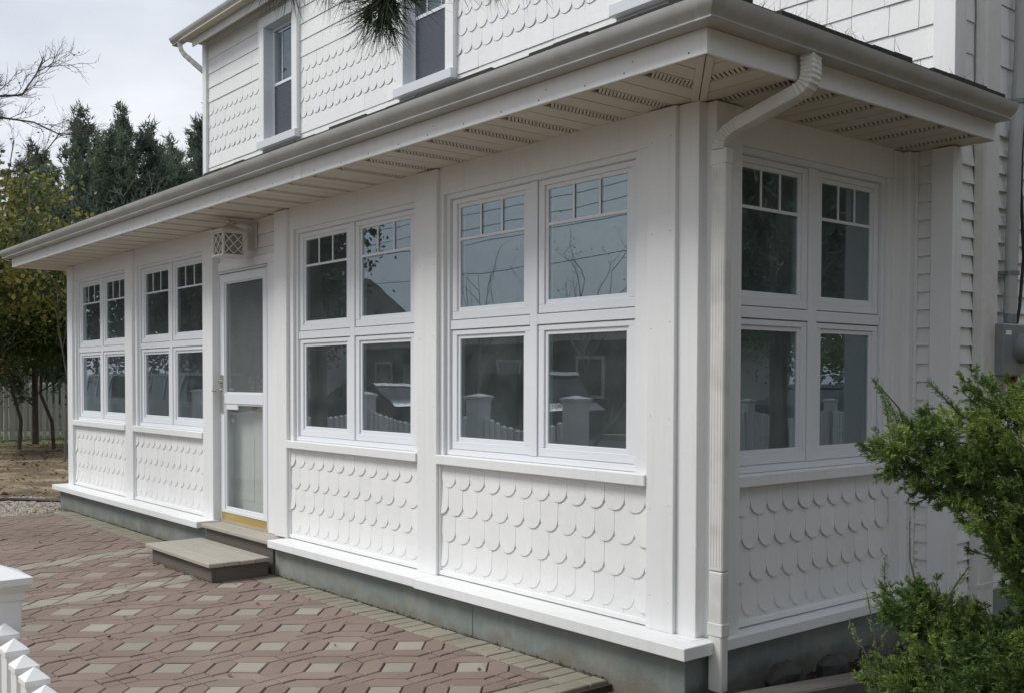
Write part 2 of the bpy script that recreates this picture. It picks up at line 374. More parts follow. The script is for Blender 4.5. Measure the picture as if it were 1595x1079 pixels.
while x < -.95:                                # soldier course along the wall
    wd = .0975
    pav.append(('e', [(x, YB + .002), (x + wd, YB + .002), (x + wd, -.188), (x, -.188)])); x += wd
for k in range(15):
    y0 = -3.35 + k * .21
    for side in (0, 1): pav.append(('e', [(-.90 + side * .1, y0 + side * .1), (-.80 + side * .1, y0 + side * .1), (-.80 + side * .1, min(y0 + .21 + side * .1, -.188)), (-.90 + side * .1, min(y0 + .21 + side * .1, -.188))]))
def in_view(p):
    d = Vector((p[0], p[1], 0)) - CAM; zc = d.dot(Vector(F_))
    if zc < .3: return 0
    uu = 797.5 - 136.5 + 1594 * d.dot(Vector(R_)) / zc; vv = 539.5 + 92.6 - 1594 * d.dot(Vector(U_)) / zc
    return 1 if (-20 < uu < 1620 and vv < 1110) else 0
def cen(q): return (sum(p[0] for p in q) / len(q), sum(p[1] for p in q) / len(q))
def rank(t):
    c = cen(t[1]); d = math.hypot(c[0] - CAM.x, c[1] - CAM.y); return -(in_view(c) * abs(area(t[1])) / d ** 3)
pav.sort(key=rank)
PM = {'p': PINK, 'g': GREY, 'e': EDGEP}
rest = {'p': MB(), 'g': MB(), 'e': MB()}
for idx, (kk, q) in enumerate(pav):
    q = inset(q, .0036)
    if len(q) < 3 or abs(area(q)) < .0006: continue
    if area(q) < 0: q = q[::-1]
    top = inset(q, .0035)
    mb = MB() if idx < 300 else rest[kk]
    z = random.uniform(-.003, .003)
    tx, ty = random.uniform(-.012, .012), random.uniform(-.012, .012); c = cen(q)
    if len(top) == len(q):
        mb.loft([[(p[0], p[1], -.03) for p in q], [(p[0], p[1], z - .0045 + (p[0] - c[0]) * tx + (p[1] - c[1]) * ty) for p in q], [(p[0], p[1], z + (p[0] - c[0]) * tx + (p[1] - c[1]) * ty) for p in top]])
    else:
        mb.loft([[(p[0], p[1], -.03) for p in q], [(p[0], p[1], z) for p in q]])
    if idx < 300: build(mb, 'paver', PM[kk], patio)
for kk, nm in (('p', 'paver_field'), ('g', 'grey_paver_field'), ('e', 'edge_paver_field')): build(rest[kk], nm, PM[kk], patio, kind='stuff')

# ------------------------------------------------------------------ house
house = thing('house', (-4.8, 1.5, 0), 'white two storey house with scalloped shingles and a long glazed front porch', 'house')
GX0, YG = -9.20, 0.0
XR = -.32
HY = 1.83
Fr = lambda u, d, z: (u, -d, z)
Rt = lambda u, d, z: (XR + d, u, z)
Up = lambda u, d, z: (u, HY - d, z)
Sd = lambda u, d, z: (-.03 + d, u, z)
def fbox(mb, F, u0, u1, d0, d1, z0, z1): return mb.box(F(u0, d0, z0), F(u1, d1, z1))
def ring(mb, F, u0, u1, z0, z1, wl, wr, wb, wt, d0, d1):
    """rectangular ring: outer box, border widths"""
    fbox(mb, F, u0, u1, d0, d1, z0, z0 + wb); fbox(mb, F, u0, u1, d0, d1, z1 - wt, z1)
    fbox(mb, F, u0, u0 + wl, d0, d1, z0 + wb, z1 - wt); fbox(mb, F, u1 - wr, u1, d0, d1, z0 + wb, z1 - wt)
    return mb

# foundation and ledge
mb = MB(); mb.box((GX0, -.18, -.1), (-1.757, HY, .235)); mb.box((-1.754, -.18, -.1), (-.236, HY, .235)); build(mb, 'foundation', FOUND, house, bevel=.004)
for a, b_, y in ((-9.26, -5.33, -.255), (-4.09, -2.235, -.248)):
    mb = MB(); mb.box((a, y, .217), (b_, -.03, .272)); build(mb, 'ledge_board', TRIM, house, bevel=.003)
mb = MB(); mb.box((-2.231, -.254, .213), (-.182, -.03, .272)); build(mb, 'ledge_board', TRIM, house, bevel=.003)
mb = MB(); mb.box((-.40, -.13, .2715), (-.245, -.03, .2735)); build(mb, 'ledge_flashing', TRIM, house)
mb = MB(); mb.box((-.235 - .12, -.027, .215), (-.178, HY, .270)); build(mb, 'ledge_board', TRIM, house, bevel=.003)

# window bays
SHN = [0]
SCW, PITCH = .135, .1635
def scallop_poly(wd=.1334, h=.192, n=10):
    r = wd / 2
    return [(-r, h), (-r, r)] + [(-r * math.cos(math.pi * k / n), r - r * math.sin(math.pi * k / n)) for k in range(1, n)] + [(r, r), (r, h)]
def shingle_mesh(F, poly, m, dlow=.0135, dtop=.003, th=.007, name='shingle'):
    h = .192; mb = MB(); k = len(poly); n = 0
    o = F(0, 0, 0)
    def P(p, back):
        d = dlow + (dtop - dlow) * (p[1] / h) - (th if back else 0); q = F(p[0], d, p[1]); return (q[0] - o[0], q[1] - o[1], q[2] - o[2])
    mb.v = [P(p, 0) for p in poly] + [P(p, 1) for p in poly]
    # a small rounded-over rim: inner ring slightly proud
    mb.f.append(tuple(range(k)))
    for j in range(k): mb.f.append((j, k + j, k + (j + 1) % k, (j + 1) % k))
    me = mb.mesh(name, m)
    return me
SC = {}
for key, F in (('F', Fr), ('R', Rt), ('U', Up)): SC[key] = shingle_mesh(F, scallop_poly(), SHAKE, dlow=.0150 if key == 'R' else .0098, th=.008)
def scallops(F, key, u0, u1, rows, parent, phase=0, limit=None, stuff=None):
    full = scallop_poly(); sm = stuff
    for ri, zb in enumerate(rows):
        off = (phase + ri) % 2 * SCW / 2
        u = u0 - SCW / 2 + off - SCW
        while u < u1 + SCW:
            if u + SCW / 2 > u0 + .012 and u - SCW / 2 < u1 - .012:
                whole = u - .066 >= u0 and u + .066 <= u1
                jd = random.uniform(-.0008, .0008); jz = random.uniform(-.0025, .0025)
                poly = full if whole else clip(clip(full, 1, 0, u1 - u), -1, 0, -(u0 - u))
                if len(poly) >= 3:
                    if sm is not None:
                        n = len(sm.v); k = len(poly)
                        for bk in (0, .006): sm.v += [F(u + p[0],   .0100 - .0070 * p[1] / .192 - bk + jd, zb + jz + p[1]) for p in poly]
                        sm.f.append(tuple(n + q for q in range(k)))
                        for j in range(k): sm.f.append((n + j, n + k + j, n + k + (j + 1) % k, n + (j + 1) % k))
                    else:
                        link('shingle', SC[key] if whole else shingle_mesh(F, poly, SHAKE), parent, F(u, jd, zb + jz)); SHN[0] += 1
            u += SCW
def bay(F, key, uL, uR, p0, pw, gap, rows=(.82, .6565, .493, .33), phase=0, post_d=.085, mir=False):
    """uL..uR clear width between the posts, p0 left edge of first pane"""
    p1 = p0 + pw; p2 = p1 + gap; p3 = p2 + pw
    ZT0, ZT1, ZB0, ZB1 = 1.915, 2.516, 1.130, 1.725
    wl = MB()
    WD = post_d - .027
    fbox(wl, F, uL, uR, -.05, WD, 2.605, 2.78)
    fbox(wl, F, uL, p0 - .105, -.05, WD - .0006, 1.02, 2.605); fbox(wl, F, p3 + .105, uR, -.05, WD - .0006, 1.02, 2.605)
    build(wl, 'wall_board', TRIM, house, bevel=.002)
    win = MB()
    ring(win, F, p0 - .105, p3 + .105, 1.022, 2.605, .030, .030, .030, .030, -.05, .034)
    ring(win, F, p0 - .075, p3 + .075, 1.052, 2.575, .004, .004, .004, .004, -.05, .024)
    fbox(win, F, p1 + .070, p2 - .070, -.05, .027, 1.056, 2.571)
    for a, b_ in ((p0 - .071, p1 + .070), (p2 - .070, p3 + .071)): fbox(win, F, a, b_, -.05, .0265, 1.782, 1.838)
    wo = build(win, 'window', VINYL, house, bevel=.0025)
    for a in (p0, p2):
        for (z0, z1) in ((ZB0, ZB1), (ZT0, ZT1)):
            sh = MB()
            ring(sh, F, a - .066, a + pw + .066, z0 - .072, z1 + .053, .045, .045, .047, .030, -.04, .019)
            ring(sh, F, a - .021, a + pw + .021, z0 - .025, z1 + .023, .0215, .0215, .0255, .0235, -.03, .009)
            build(sh, 'sash', VINYL, wo, bevel=.0025)
            pn = MB(); fbox(pn, F, a - .004, a + pw + .004, -.004, .001, z0 - .004, z1 + .004); build(pn, 'pane', PANE, wo)
            if z0 > 1.8:
                g = MB(); fbox(g, F, a, a + pw, .0025, .0065, 2.318, 2.334)
                for t in (1, 2): fbox(g, F, a + pw * t / 3 - .007, a + pw * t / 3 + .007, .0025, .0062, 2.334, z1)
                build(g, 'grille', VINYL, wo)
    # sill
    sm = MB(); fbox(sm, F, uL, uR, -.02, post_d + .012, .962, 1.020); build(sm, 'window_sill', TRIM, house, bevel=.004)
    # panel below with shingles
    FO = WD - .012
    Fp = lambda u, d, z: F(u, d + FO, z)
    pa = MB(); fbox(pa, Fp, uL, uR, -.05, 0, .262, .963)
    po = build(pa, 'wall_panel', WHITE, house)
    jc = MB(); fbox(jc, Fp, uL, uL + .014, .0, .020, .30, .962); fbox(jc, Fp, uR - .014, uR, .0, .020, .30, .962)
    fbox(jc, Fp, uL, uR, .0, .020, .279, .306); build(jc, 'corner_bead', TRIM, po, bevel=.002)
    scallops(Fp, key, uL + .014, uR - .014, rows, po, phase)
    # the course that shows under the lowest row
    u = uL + .014; st = MB()
    while u < uR - .02:
        e = min(u + SCW - .002, uR - .014); fbox(st, Fp, u, e, .001, .006, .306, .42); u += SCW
    build(st, 'starter_course', SHAKE, po)
    return wo
PW, GP = .565, .197
posts = [(-9.20, -9.03), (-7.40, -7.20), (-5.56, -5.36), (-4.27, -4.08), (-2.42, -2.22), (-.556, -.388)]
for a, b_ in posts:
    mb = MB(); fbox(mb, Fr, a, b_, -.06, .085, .2722, 2.765); build(mb, 'post', TRIM, house, bevel=.003)
bay(Fr, 'F', -9.03, -7.40, -8.885, PW, GP)
bay(Fr, 'F', -7.20, -5.56, -7.036, PW, GP, phase=1)
bay(Fr, 'F', -4.08, -2.42, -3.919, PW, GP, phase=1)
bay(Fr, 'F', -2.22, -.556, -2.080, PW, GP)
# corner column and side bay
mb = MB(); mb.box((-.388, -.062, .2722), (-.272, .02, 2.765)); build(mb, 'corner_column', TRIM, house, bevel=.003)
mb = MB(); mb.box((-.30, .0, .2702), (-.222, .20, 2.765)); build(mb, 'post', TRIM, house, bevel=.003)
mb = MB(); mb.box((-.34, 1.655, .2702), (-.262, 1.745, 2.765)); mb.box((-.34, 1.745, .2702), (-.225, 1.832, 2.765)); build(mb, 'post', TRIM, house, bevel=.003)
bay(Rt, 'R', .20, 1.655, .320, .479, .213, phase=0, post_d=.080)
# left end wall, back wall of the room, room surfaces
mb = MB(); mb.box((GX0, .06, .235), (GX0 + .06, HY, 2.77)); build(mb, 'end_wall', TRIM, house)
mb = MB(); mb.box((GX0 + .1, .12, .2355), (-.42, HY - .05, .262)); build(mb, 'room_floor', ROOMF, house)
mb = MB(); mb.box((GX0 + .06, HY - .04, .262), (-.40, HY - .01, 2.75)); mb.box((GX0 + .06, .08, 2.74), (-.40, HY - .04, 2.76)); build(mb, 'room_wall', ROOM, house)
mb = MB()
for x, wd in ((-8.8, .3), (-6.95, .25), (-3.3, .5), (-1.95, .42)): mb.box((x, 1.1, 1.0), (x + wd, 1.13, 2.5))
mb.box((-.62, 1.0, 1.0), (-.58, 1.6, 2.6)); build(mb, 'curtain', CURT, house)

mb = MB(); rr = random.Random(17)
for a, b_ in posts:
    for k in range(6):
        for xx in (a + .025, b_ - .03):
            z = .42 + k * .44 + rr.uniform(-.02, .02); mb.box((xx, -.0858, z), (xx + .0045, -.085, z + .0045))
build(mb, 'nail_head', mat('nail_head', (.33, .30, .25), .6), house, kind='stuff')
# ---- door bay -------------------------------------------------
mb = MB(); fbox(mb, Fr, -5.36, -4.27, -.05, .0, 2.47, 2.77); dw = build(mb, 'door_wall', WHITE, house)
for z0, z1 in ((2.470, 2.535), (2.537, 2.638), (2.640, 2.742)):
    mb = MB(); n0 = 0; mb.v = [(-5.36, -.002, z0), (-4.27, -.002, z0), (-4.27, -.016, z0), (-5.36, -.016, z0), (-5.36, -.002, z1), (-4.27, -.002, z1), (-4.27, -.006, z1), (-5.36, -.006, z1)]
    mb.f = [(0, 1, 2, 3), (4, 5, 6, 7), (0, 1, 5, 4), (1, 2, 6, 5), (2, 3, 7, 6), (3, 0, 4, 7)]; build(mb, 'siding_board', WHITE, dw)
mb = MB(); fbox(mb, Fr, -5.36, -4.27, .0, .022, 2.742, 2.768); build(mb, 'moulding', TRIM, dw)
mb = MB()
fbox(mb, Fr, -5.36, -4.27, -.12, .036, 2.395, 2.470); fbox(mb, Fr, -5.36, -5.355, -.12, .034, .262, 2.395); fbox(mb, Fr, -4.475, -4.27, -.12, .034, .262, 2.395)
fbox(mb, Fr, -5.355, -5.33, -.12, .020, .262, 2.395); build(mb, 'door_frame', TRIM, house, bevel=.003)
sd_ = MB(); ring(sd_, Fr, -5.335, -4.485, .345, 2.372, .070, .088, .012, .072, -.014, .022); fbox(sd_, Fr, -5.265, -4.573, -.014, .022, 1.275, 1.362); fbox(sd_, Fr, -5.265, -4.573, -.014, .022, .357, .372)
ring(sd_, Fr, -5.265, -4.573, 1.362, 2.300, .012, .012, .012, .012, -.010, .012); ring(sd_, Fr, -5.265, -4.573, .372, 1.275, .020, .020, .024, .014, -.010, .014)
door = build(sd_, 'storm_door', VINYL, house, bevel=.0025)
mb = MB(); fbox(mb, Fr, -4.483, -4.472, .0, .038, .29, 2.375); fbox(mb, Fr, -5.345, -4.462, .02, .05, 2.375, 2.388); build(mb, 'door_flashing', REVEAL, door)
mb = MB(); fbox(mb, Fr, -5.253, -4.585, -.002, .001, 1.374, 2.288); build(mb, 'pane', DOORG, door)
mb = MB(); fbox(mb, Fr, -5.253, -4.585, -.012, -.010, 1.374, 2.288); build(mb, 'screen', SCREEN, door)
mb = MB(); fbox(mb, Fr, -5.245, -4.593, -.002, .001, .396, 1.261); build(mb, 'pane', DOORG, door)
mb = MB(); fbox(mb, Fr, -5.335, -4.485, -.014, .016, .275, .345); build(mb, 'kick_strip', BRASS, door, bevel=.002)
mb = MB(); fbox(mb, Fr, -5.322, -5.282, .022, .034, 1.20, 1.52); mb.tube([(-5.302, -.034, 1.39), (-5.302, -.075, 1.39), (-5.36, -.085, 1.385)], .010, 8); mb.tube([(-5.302, -.034, 1.46), (-5.302, -.055, 1.46)], .012, 8); build(mb, 'handle', STEEL, door, smooth=True)
mb = MB(); fbox(mb, Fr, -5.24, -5.03, .0, .016, 1.225, 1.283); build(mb, 'door_closer', VINYL, door, bevel=.003)
idr = MB(); idr.box((-5.34, .10, .262), (-4.48, .145, 2.33)); 
for z0, z1 in ((.45, 1.0), (1.62, 2.2)):
    for a in (-5.22, -4.87): idr.box((a, .097, z0), (a + .27, .10, z1))
ido = build(idr, 'inner_door', mat('painted_inner_door', (.70, .71, .69), .4, var=.04), house, bevel=.003)
mb = MB(); mb.box((-4.98, .085, 1.215), (-4.62, .093, 1.255)); build(mb, 'mail_slot', BRASS, ido)
mb = MB(); mb.tube([(-5.27, .1, 1.13), (-5.27, .055, 1.13), (-5.27, .04, 1.13)], [.012, .03, .018], 10); build(mb, 'knob', STEEL, ido, smooth=True)
mb = MB(); mb.box((-5.36, -.03, .255), (-4.27, .12, .278)); build(mb, 'threshold', WOODT, house)

# ---- eaves: soffit, fascia, gutter, roof -----------------------
ZS = 2.77; FY = -.585; FX = .17; LX = -9.55
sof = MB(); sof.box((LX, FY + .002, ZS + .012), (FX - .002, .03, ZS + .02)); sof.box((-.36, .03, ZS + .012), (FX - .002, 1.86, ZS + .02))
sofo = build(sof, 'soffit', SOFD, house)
def strip(mb, pl, z0=None):
    if len(pl) < 3: return
    if area(pl) < 0: pl = pl[::-1]
    mb.poly_prism(pl, lambda a, b_, d: (a, b_, d), ZS, ZS + .010)
frontreg = [(LX, FY + .002), (FX - .045, FY + .002), (-.43, -.01), (-.43, .0), (LX, .0)]
frontreg = [(LX, FY + .002), (FX - .040, FY + .002), (-.364, 0), (LX, 0)]
sidereg = [(FX - .002, FY + .050), (FX - .002, 1.86), (-.31, 1.86), (-.31, .03)]
def soffit_run(reg, axis, s0, s1, step, first):
    s = s0
    while s < s1 - .02:
        pn = MB(); vt = MB()
        def band(a, b_, mbx, y0=None, y1=None):
            if axis == 'x': pl = [(a, -1), (b_, -1), (b_, 1), (a, 1)]
            else: pl = [(-1, a), (1, a), (1, b_), (-1, b_)]
            pl = clip_to(pl, reg)
            if len(pl) >= 3 and abs(area(pl)) > .0004: strip(mbx, pl)
        w3 = step / 3
        band(s + .004, s + w3 * 1.15 - .003, pn); band(s + w3 * 1.15 + .003, s + w3 * 2.2 - .002, pn)
        if pn.v: build(pn, 'soffit_panel', SOF, sofo)
        # vented strip: thin louvre bars over a backing coloured dark as cavity shade
        va, vb = s + w3 * 2.2 + .001, s + step - .002
        lo, hi = (FY + .03, -.09) if axis == 'x' else (-.24, FX - .06)
        t = lo
        while t < hi:
            bw = .0155
            if axis == 'x': pl = [(va, t + .06), (vb, t - .01), (vb, t - .01 + bw), (va, t + .06 + bw)]
            else: pl = [(t + .035, va), (t + .035 + bw, va), (t + bw, vb), (t, vb)]
            pl = clip_to(pl, reg)
            if len(pl) >= 3: vt.poly_prism(pl, lambda a, b_, d: (a, b_, d), ZS + .002, ZS + .0035)
            t += .024
        for e in ((va, va + .007), (vb - .007, vb)): band(e[0], e[1], vt)
        for e in ((va, vb),):
            for q0, q1 in ((FY + .002, FY + .03), (-.03, .0)) if axis == 'x' else ((-.30, -.24), (FX - .02, FX - .002)):
                pl = [(e[0] + .008, q0), (e[1] - .008, q0), (e[1] - .008, q1), (e[0] + .008, q1)] if axis == 'x' else [(q0, e[0] + .008), (q1, e[0] + .008), (q1, e[1] - .008), (q0, e[1] - .008)]
                pl = clip_to(pl, reg)
                if len(pl) >= 3: vt.poly_prism(pl, lambda a, b_, d: (a, b_, d), ZS, ZS + .009)
        if vt.v: build(vt, 'vent_strip', SOF, sofo)
        s += step
soffit_run(frontreg, 'x', LX, FX, .3045, 0)
soffit_run(sidereg, 'y', -.565, 1.86, .325, 0)
# mitre channel across the corner
for s in (-1, 1):
    d = Vector((FX - .004 + .275, FY + .004 + .06, 0)); a = Vector((-.275, -.06, 0)); b_ = Vector((FX - .004, FY + .004, 0)); dd = (b_ - a).normalized(); nn = Vector((-dd.y, dd.x, 0)) * s
    q = [a + nn * .002, b_ + nn * .002, b_ + nn * .034 - dd * .03 , a + nn * .034]
    mb = MB(); mb.poly_prism([(p.x, p.y) for p in q], lambda x, y, dz: (x, y, dz), ZS - .010, ZS + .012); build(mb, 'mitre_channel', SOF, sofo, bevel=.002)
# trim where soffit meets wall (shadowed groove)
mb = MB(); mb.box((LX, FY - .012, ZS - .006), (FX + .012, FY, 2.867)); build(mb, 'fascia', TRIM, house, bevel=.002)
mb = MB(); mb.box((FX, FY, ZS - .006), (FX + .0118, 1.865, 2.8665)); build(mb, 'fascia', TRIM, house, bevel=.002)
mb = MB(); mb.box((LX - .012, FY, ZS - .006), (LX, 1.83, 2.8665)); build(mb, 'fascia', TRIM, house)
mb = MB(); mb.box((-.04, 1.862, ZS - .006), (FX, 1.874, 2.95)); build(mb, 'eave_return', TRIM, house)
for xx in (-3.06, -6.2):
    mb = MB(); mb.box((xx, FY - .0145, ZS - .006), (xx + .09, FY - .012, 2.865)); build(mb, 'fascia_joint', TRIM, house)
# fascia nails
mb = MB(); rr = random.Random(3)
for k in range(34):
    xx = LX + .2 + k * .285 + rr.uniform(-.05, .05); mb.box((xx, FY - .0135, ZS + .012), (xx + .006, FY - .012, ZS + .018))
    if rr.random() < .3: mb.box((xx + .05, FY - .0135, ZS + .05), (xx + .054, FY - .012, ZS + .055))
build(mb, 'fascia_nail', DARK, house, kind='stuff')
PROF = [(0, 0), (.078, 0), (.082, .004), (.078, .012), (.082, .022), (.100, .036), (.112, .054), (.116, .072), (.117, .082), (.108, .083), (.107, .078), (.112, .074), (.104, .050), (.090, .036), (.070, .014), (.0, .010)]
def gutter_run(A, Bp, outv, name='gutter'):
    rings = []
    for P in (A, Bp): rings.append([(P[0] + outv[0] * o, P[1] + outv[1] * o, P[2] + z) for o, z in PROF])
    mb = MB(); mb.loft(rings); return mb
ZG = 2.867
mb = MB(); rings = []
rings.append([(LX - .012 - .10, FY - .012 - o, ZG + z) for o, z in PROF])
rings.append([(FX + .012 + o, FY - .012 - o, ZG + z) for o, z in PROF])
rings.append([(FX + .012 + o, 1.86, ZG + z - .01) for o, z in PROF])
mb.loft(rings)
gut = build(mb, 'gutter', GUTD, house, smooth=True)
mb = MB()   # corner box strip
for sgn in (0, 1):
    r = []
    for e in (0, .075):
        if sgn == 0: r.append([(FX + .012 + o + .002 - e, FY - .012 - o - .003, ZG + z - .002) for o, z in PROF[:9]] + [(FX + .01 - e, FY - .012, ZG + .085), ])
        else: r.append([(FX + .012 + o + .003, FY - .012 - o - .002 + e, ZG + z - .002) for o, z in PROF[:9]] + [(FX + .012, FY - .01 + e, ZG + .085)])
    mb.loft(r)
build(mb, 'corner_piece', GUTD, gut, smooth=True)
mb = MB()   # end cap right, hanger screws
mb.poly_prism([(o, z) for o, z in PROF[:10]] + [(0, .083)], lambda o, z, d: (FX + .012 + o, 1.86 + d, ZG + z - .01), 0, .004)
mb.poly_prism([(o, z) for o, z in PROF[:10]] + [(0, .083)], lambda o, z, d: (LX - .112 + d, FY - .012 - o, ZG + z), -.004, 0)
build(mb, 'end_cap', GUTD, gut)
for k in range(14):
    xx = LX + .3 + k * .72; mb = MB(); mb.box((xx, FY - .013 - .114, ZG + .078), (xx + .012, FY - .02, ZG + .0835)); build(mb, 'gutter_hanger', STEEL, gut)
# porch roof (hip)
EZ = 2.972; sl_ = .25; e0, e1, ey = LX - .04, FX + .045, FY - .045
def rz(x, y): return EZ + sl_ * min(y - ey, e1 - x, x - e0)
hl = (HY + .0 - ey)
mb = MB(); T = .012
def roofpoly(pts):
    n = len(mb.v); k = len(pts)
    mb.v += [(p[0], p[1], rz(*p[:2])) for p in pts] + [(p[0], p[1], rz(*p[:2]) - T) for p in pts]
    mb.f.append(tuple(n + i for i in range(k))); mb.f.append(tuple(n + k + i for i in range(k))[::-1])
    for j in range(k): mb.f.append((n + j, n + (j + 1) % k, n + k + (j + 1) % k, n + k + j))
roofpoly([(e0, ey), (e1, ey), (e1 - hl, HY), (e0 + hl, HY)]); roofpoly([(e1, ey), (e1, HY), (e1 - hl, HY)]); roofpoly([(e0, ey), (e0 + hl, HY), (e0, HY)])
roof = build(mb, 'porch_roof', ASPH, house)
mb = MB(); rr = random.Random(5)
x = e0
while x < e1 - .05:
    wd = rr.uniform(.14, .30); j = rr.uniform(.004, .012) if x < -4.5 else rr.uniform(.010, .022); mb.box((x + .0006, ey - .012 - rr.uniform(0, .006), EZ - .012), (min(x + wd, e1) - .0006, ey + .2, EZ + .006 + j)); x += wd
y = ey
while y < 1.84:
    wd = rr.uniform(.12, .26); j = rr.uniform(.008, .030); mb.box((e1 - .2, y + .001, EZ - .012), (e1 + .010 + rr.uniform(0, .014), min(y + wd, 1.85) - .003, EZ + .008 + j)); y += wd
build(mb, 'roof_shingle_edge', ASPH, roof, kind='stuff')
tr = []
for k in range(90):
    y = rr.uniform(-.35, .75) if k % 3 else rr.uniform(-.6, 1.7); x = e1 + rr.uniform(-.08, .04); z = EZ + .03
    a = rr.uniform(0, 6.28); l = rr.uniform(.03, .09); up = rr.uniform(.0, .07)
    tr.append([(x, y, z), (x + .002, y + .002, z), (x + math.cos(a) * l, y + math.sin(a) * l, z + up)])
soup('needle_litter', np.array(tr), BARK, roof, kind='stuff')

# downspout with two elbows
def duct(path, hx, hy, name, m, parent):
    """rectangular section sweep; path = list of (x,y,z,scale); section axes: horizontal normal and bend plane normal"""
    pts = [Vector(p[:3]) for p in path]; rings = []
    hd = Vector((pts[-1].x - pts[0].x, pts[-1].y - pts[0].y, 0)).normalized() if (pts[-1] - pts[0]).xy.length > .05 else Vector((1, 0, 0))
    side = Vector((-hd.y, hd.x, 0))
    for i, p in enumerate(pts):
        t = (pts[min(i + 1, len(pts) - 1)] - pts[max(i - 1, 0)]).normalized(); nrm = side.cross(t).normalized(); s = path[i][3]
        c = [(-1, -1), (1, -1), (1, 1), (-1, 1)]
        r = []
        for a, b_ in c:
            for e in (-.12, .12):
                da, db = (a * (1 - (.12 if (a * b_ * e > 0) else 0)), b_ * (1 - (.12 if (a * b_ * e < 0) else 0)))
                r.append(p + nrm * da * hx * s + side * db * hy * s)
        rings.append(r)
    mb = MB(); mb.loft(rings); return build(mb, name, m, parent, smooth=False)
ds = thing
mb = MB()
X0, Y0 = -.176, -.020
def dbox(mb, z0, z1, g=0): mb.box((X0 - .039 - g, Y0 - .027 - g, z0), (X0 + .039 + g, Y0 + .027 + g, z1))
dbox(mb, .60, 2.47)
dso = build(mb, 'downspout', GUT, house, bevel=.006)
mb = MB(); dbox(mb, .04, .598, -.001); build(mb, 'downspout_foot', GUT, dso, bevel=.006)
mb = MB(); dbox(mb, 2.455, 2.53, .004); build(mb, 'downspout_collar', GUT, dso, bevel=.006)
mb = MB(); dbox(mb, .30, .36, .003); build(mb, 'downspout_strap', GUT, dso, bevel=.003)
gr = MB()
for k in range(3): gr.box((X0 + .039, Y0 - .016 + k * .014, .62), (X0 + .0405, Y0 - .012 + k * .014, 2.44))
for k in range(4): gr.box((X0 - .028 + k * .016, Y0 - .0285, .62), (X0 - .024 + k * .016, Y0 - .027, 2.44))
build(gr, 'downspout_rib', GUT, dso)
def elbow_path(P0, d0, P1, d1, n):
    P0, P1, d0, d1 = map(Vector, (P0, P1, d0, d1)); L = (P1 - P0).length * .42; r = []
    for i in range(n + 1):
        t = i / n; A = P0; B = P0 + d0 * L; C_ = P1 - d1 * L; D = P1
        p = A * (1 - t) ** 3 + B * 3 * t * (1 - t) ** 2 + C_ * 3 * t * t * (1 - t) + D * t ** 3
        r.append((p.x, p.y, p.z, (1.0 if i % 2 == 0 else .90) if 0 < i < n else 1.0))
    return r
q0 = Vector((X0, Y0, 2.525)); q1 = Vector((.225, .05, 2.875)); up = Vector((0, 0, 1))
e_a = Vector((X0 + .085, Y0 + .015, 2.625)); e_b = Vector((.175, .042, 2.72)); dirn = (e_b - e_a).normalized()
duct(elbow_path(q0, up, e_a, dirn, 18), .030, .043, 'downspout_elbow', GUT, dso)
duct([(e_a.x, e_a.y, e_a.z, .98), (e_b.x, e_b.y, e_b.z, .98)], .030, .043, 'downspout_offset', GUT, dso)
duct(elbow_path(e_b, dirn, q1, up, 18), .032, .046, 'downspout_elbow', GUT, dso)

# ---- main house walls -----------------------------------------
wins = [(-7.90, -7.25), (-5.15, -4.50), (-2.39, -1.74)]
WZ0, WZ1 = 4.235, 5.545
mb = MB(); mb.box((-9.5, HY, 0), (-.03, HY + .15, WZ0)); mb.box((-9.5, HY, WZ1), (-7.25, HY + .15, 5.79)); mb.box((-7.25, HY, WZ1), (-.03, HY + .15, 6.6))
for a, b_ in zip([-9.5] + [q[1] for q in wins], [q[0] for q in wins] + [-.03]): mb.box((a, HY, WZ0), (b_, HY + .15, WZ1))
mb.box((-9.5, HY + .15, 0), (-9.35, 9, 5.79)); mb.box((-.18, HY + .15, 0), (-.03, 9, 7.5)); mb.box((-9.35, 8.9, 0), (-.18, 9, 5.79)); mb.box((-7.15, HY + .15, 6.5), (-.18, 8.9, 6.6)); mb.box((-7.25, HY + .15, 3.1), (-7.15, 8.9, 6.6)); mb.box((-9.35, HY + .15, 3.0), (-.18, 8.9, 3.1))
uw = build(mb, 'main_wall', WHITE, house)
mb = MB(); mb.box((-9.56, HY - .045, 4.10), (-9.46, HY - .001, 5.79)); mb.box((-9.56, HY - .001, 2.9), (-9.50, HY + .1, 5.79)); build(mb, 'corner_board', TRIM, house, bevel=.003)
mb = MB(); mb.box((-.125, HY - .042, 2.95), (-.002, HY - .001, 7.2)); mb.box((-.0295, HY - .001, 2.95), (-.002, HY + .085, 7.2)); build(mb, 'corner_board', TRIM, house, bevel=.003)
mb = MB(); mb.box((-.125, HY - .042, .1), (-.002, HY - .001, 2.762)); mb.box((-.0295, HY - .001, .1), (-.002, HY + .06, 2.762)); build(mb, 'corner_board', TRIM, house, bevel=.003)
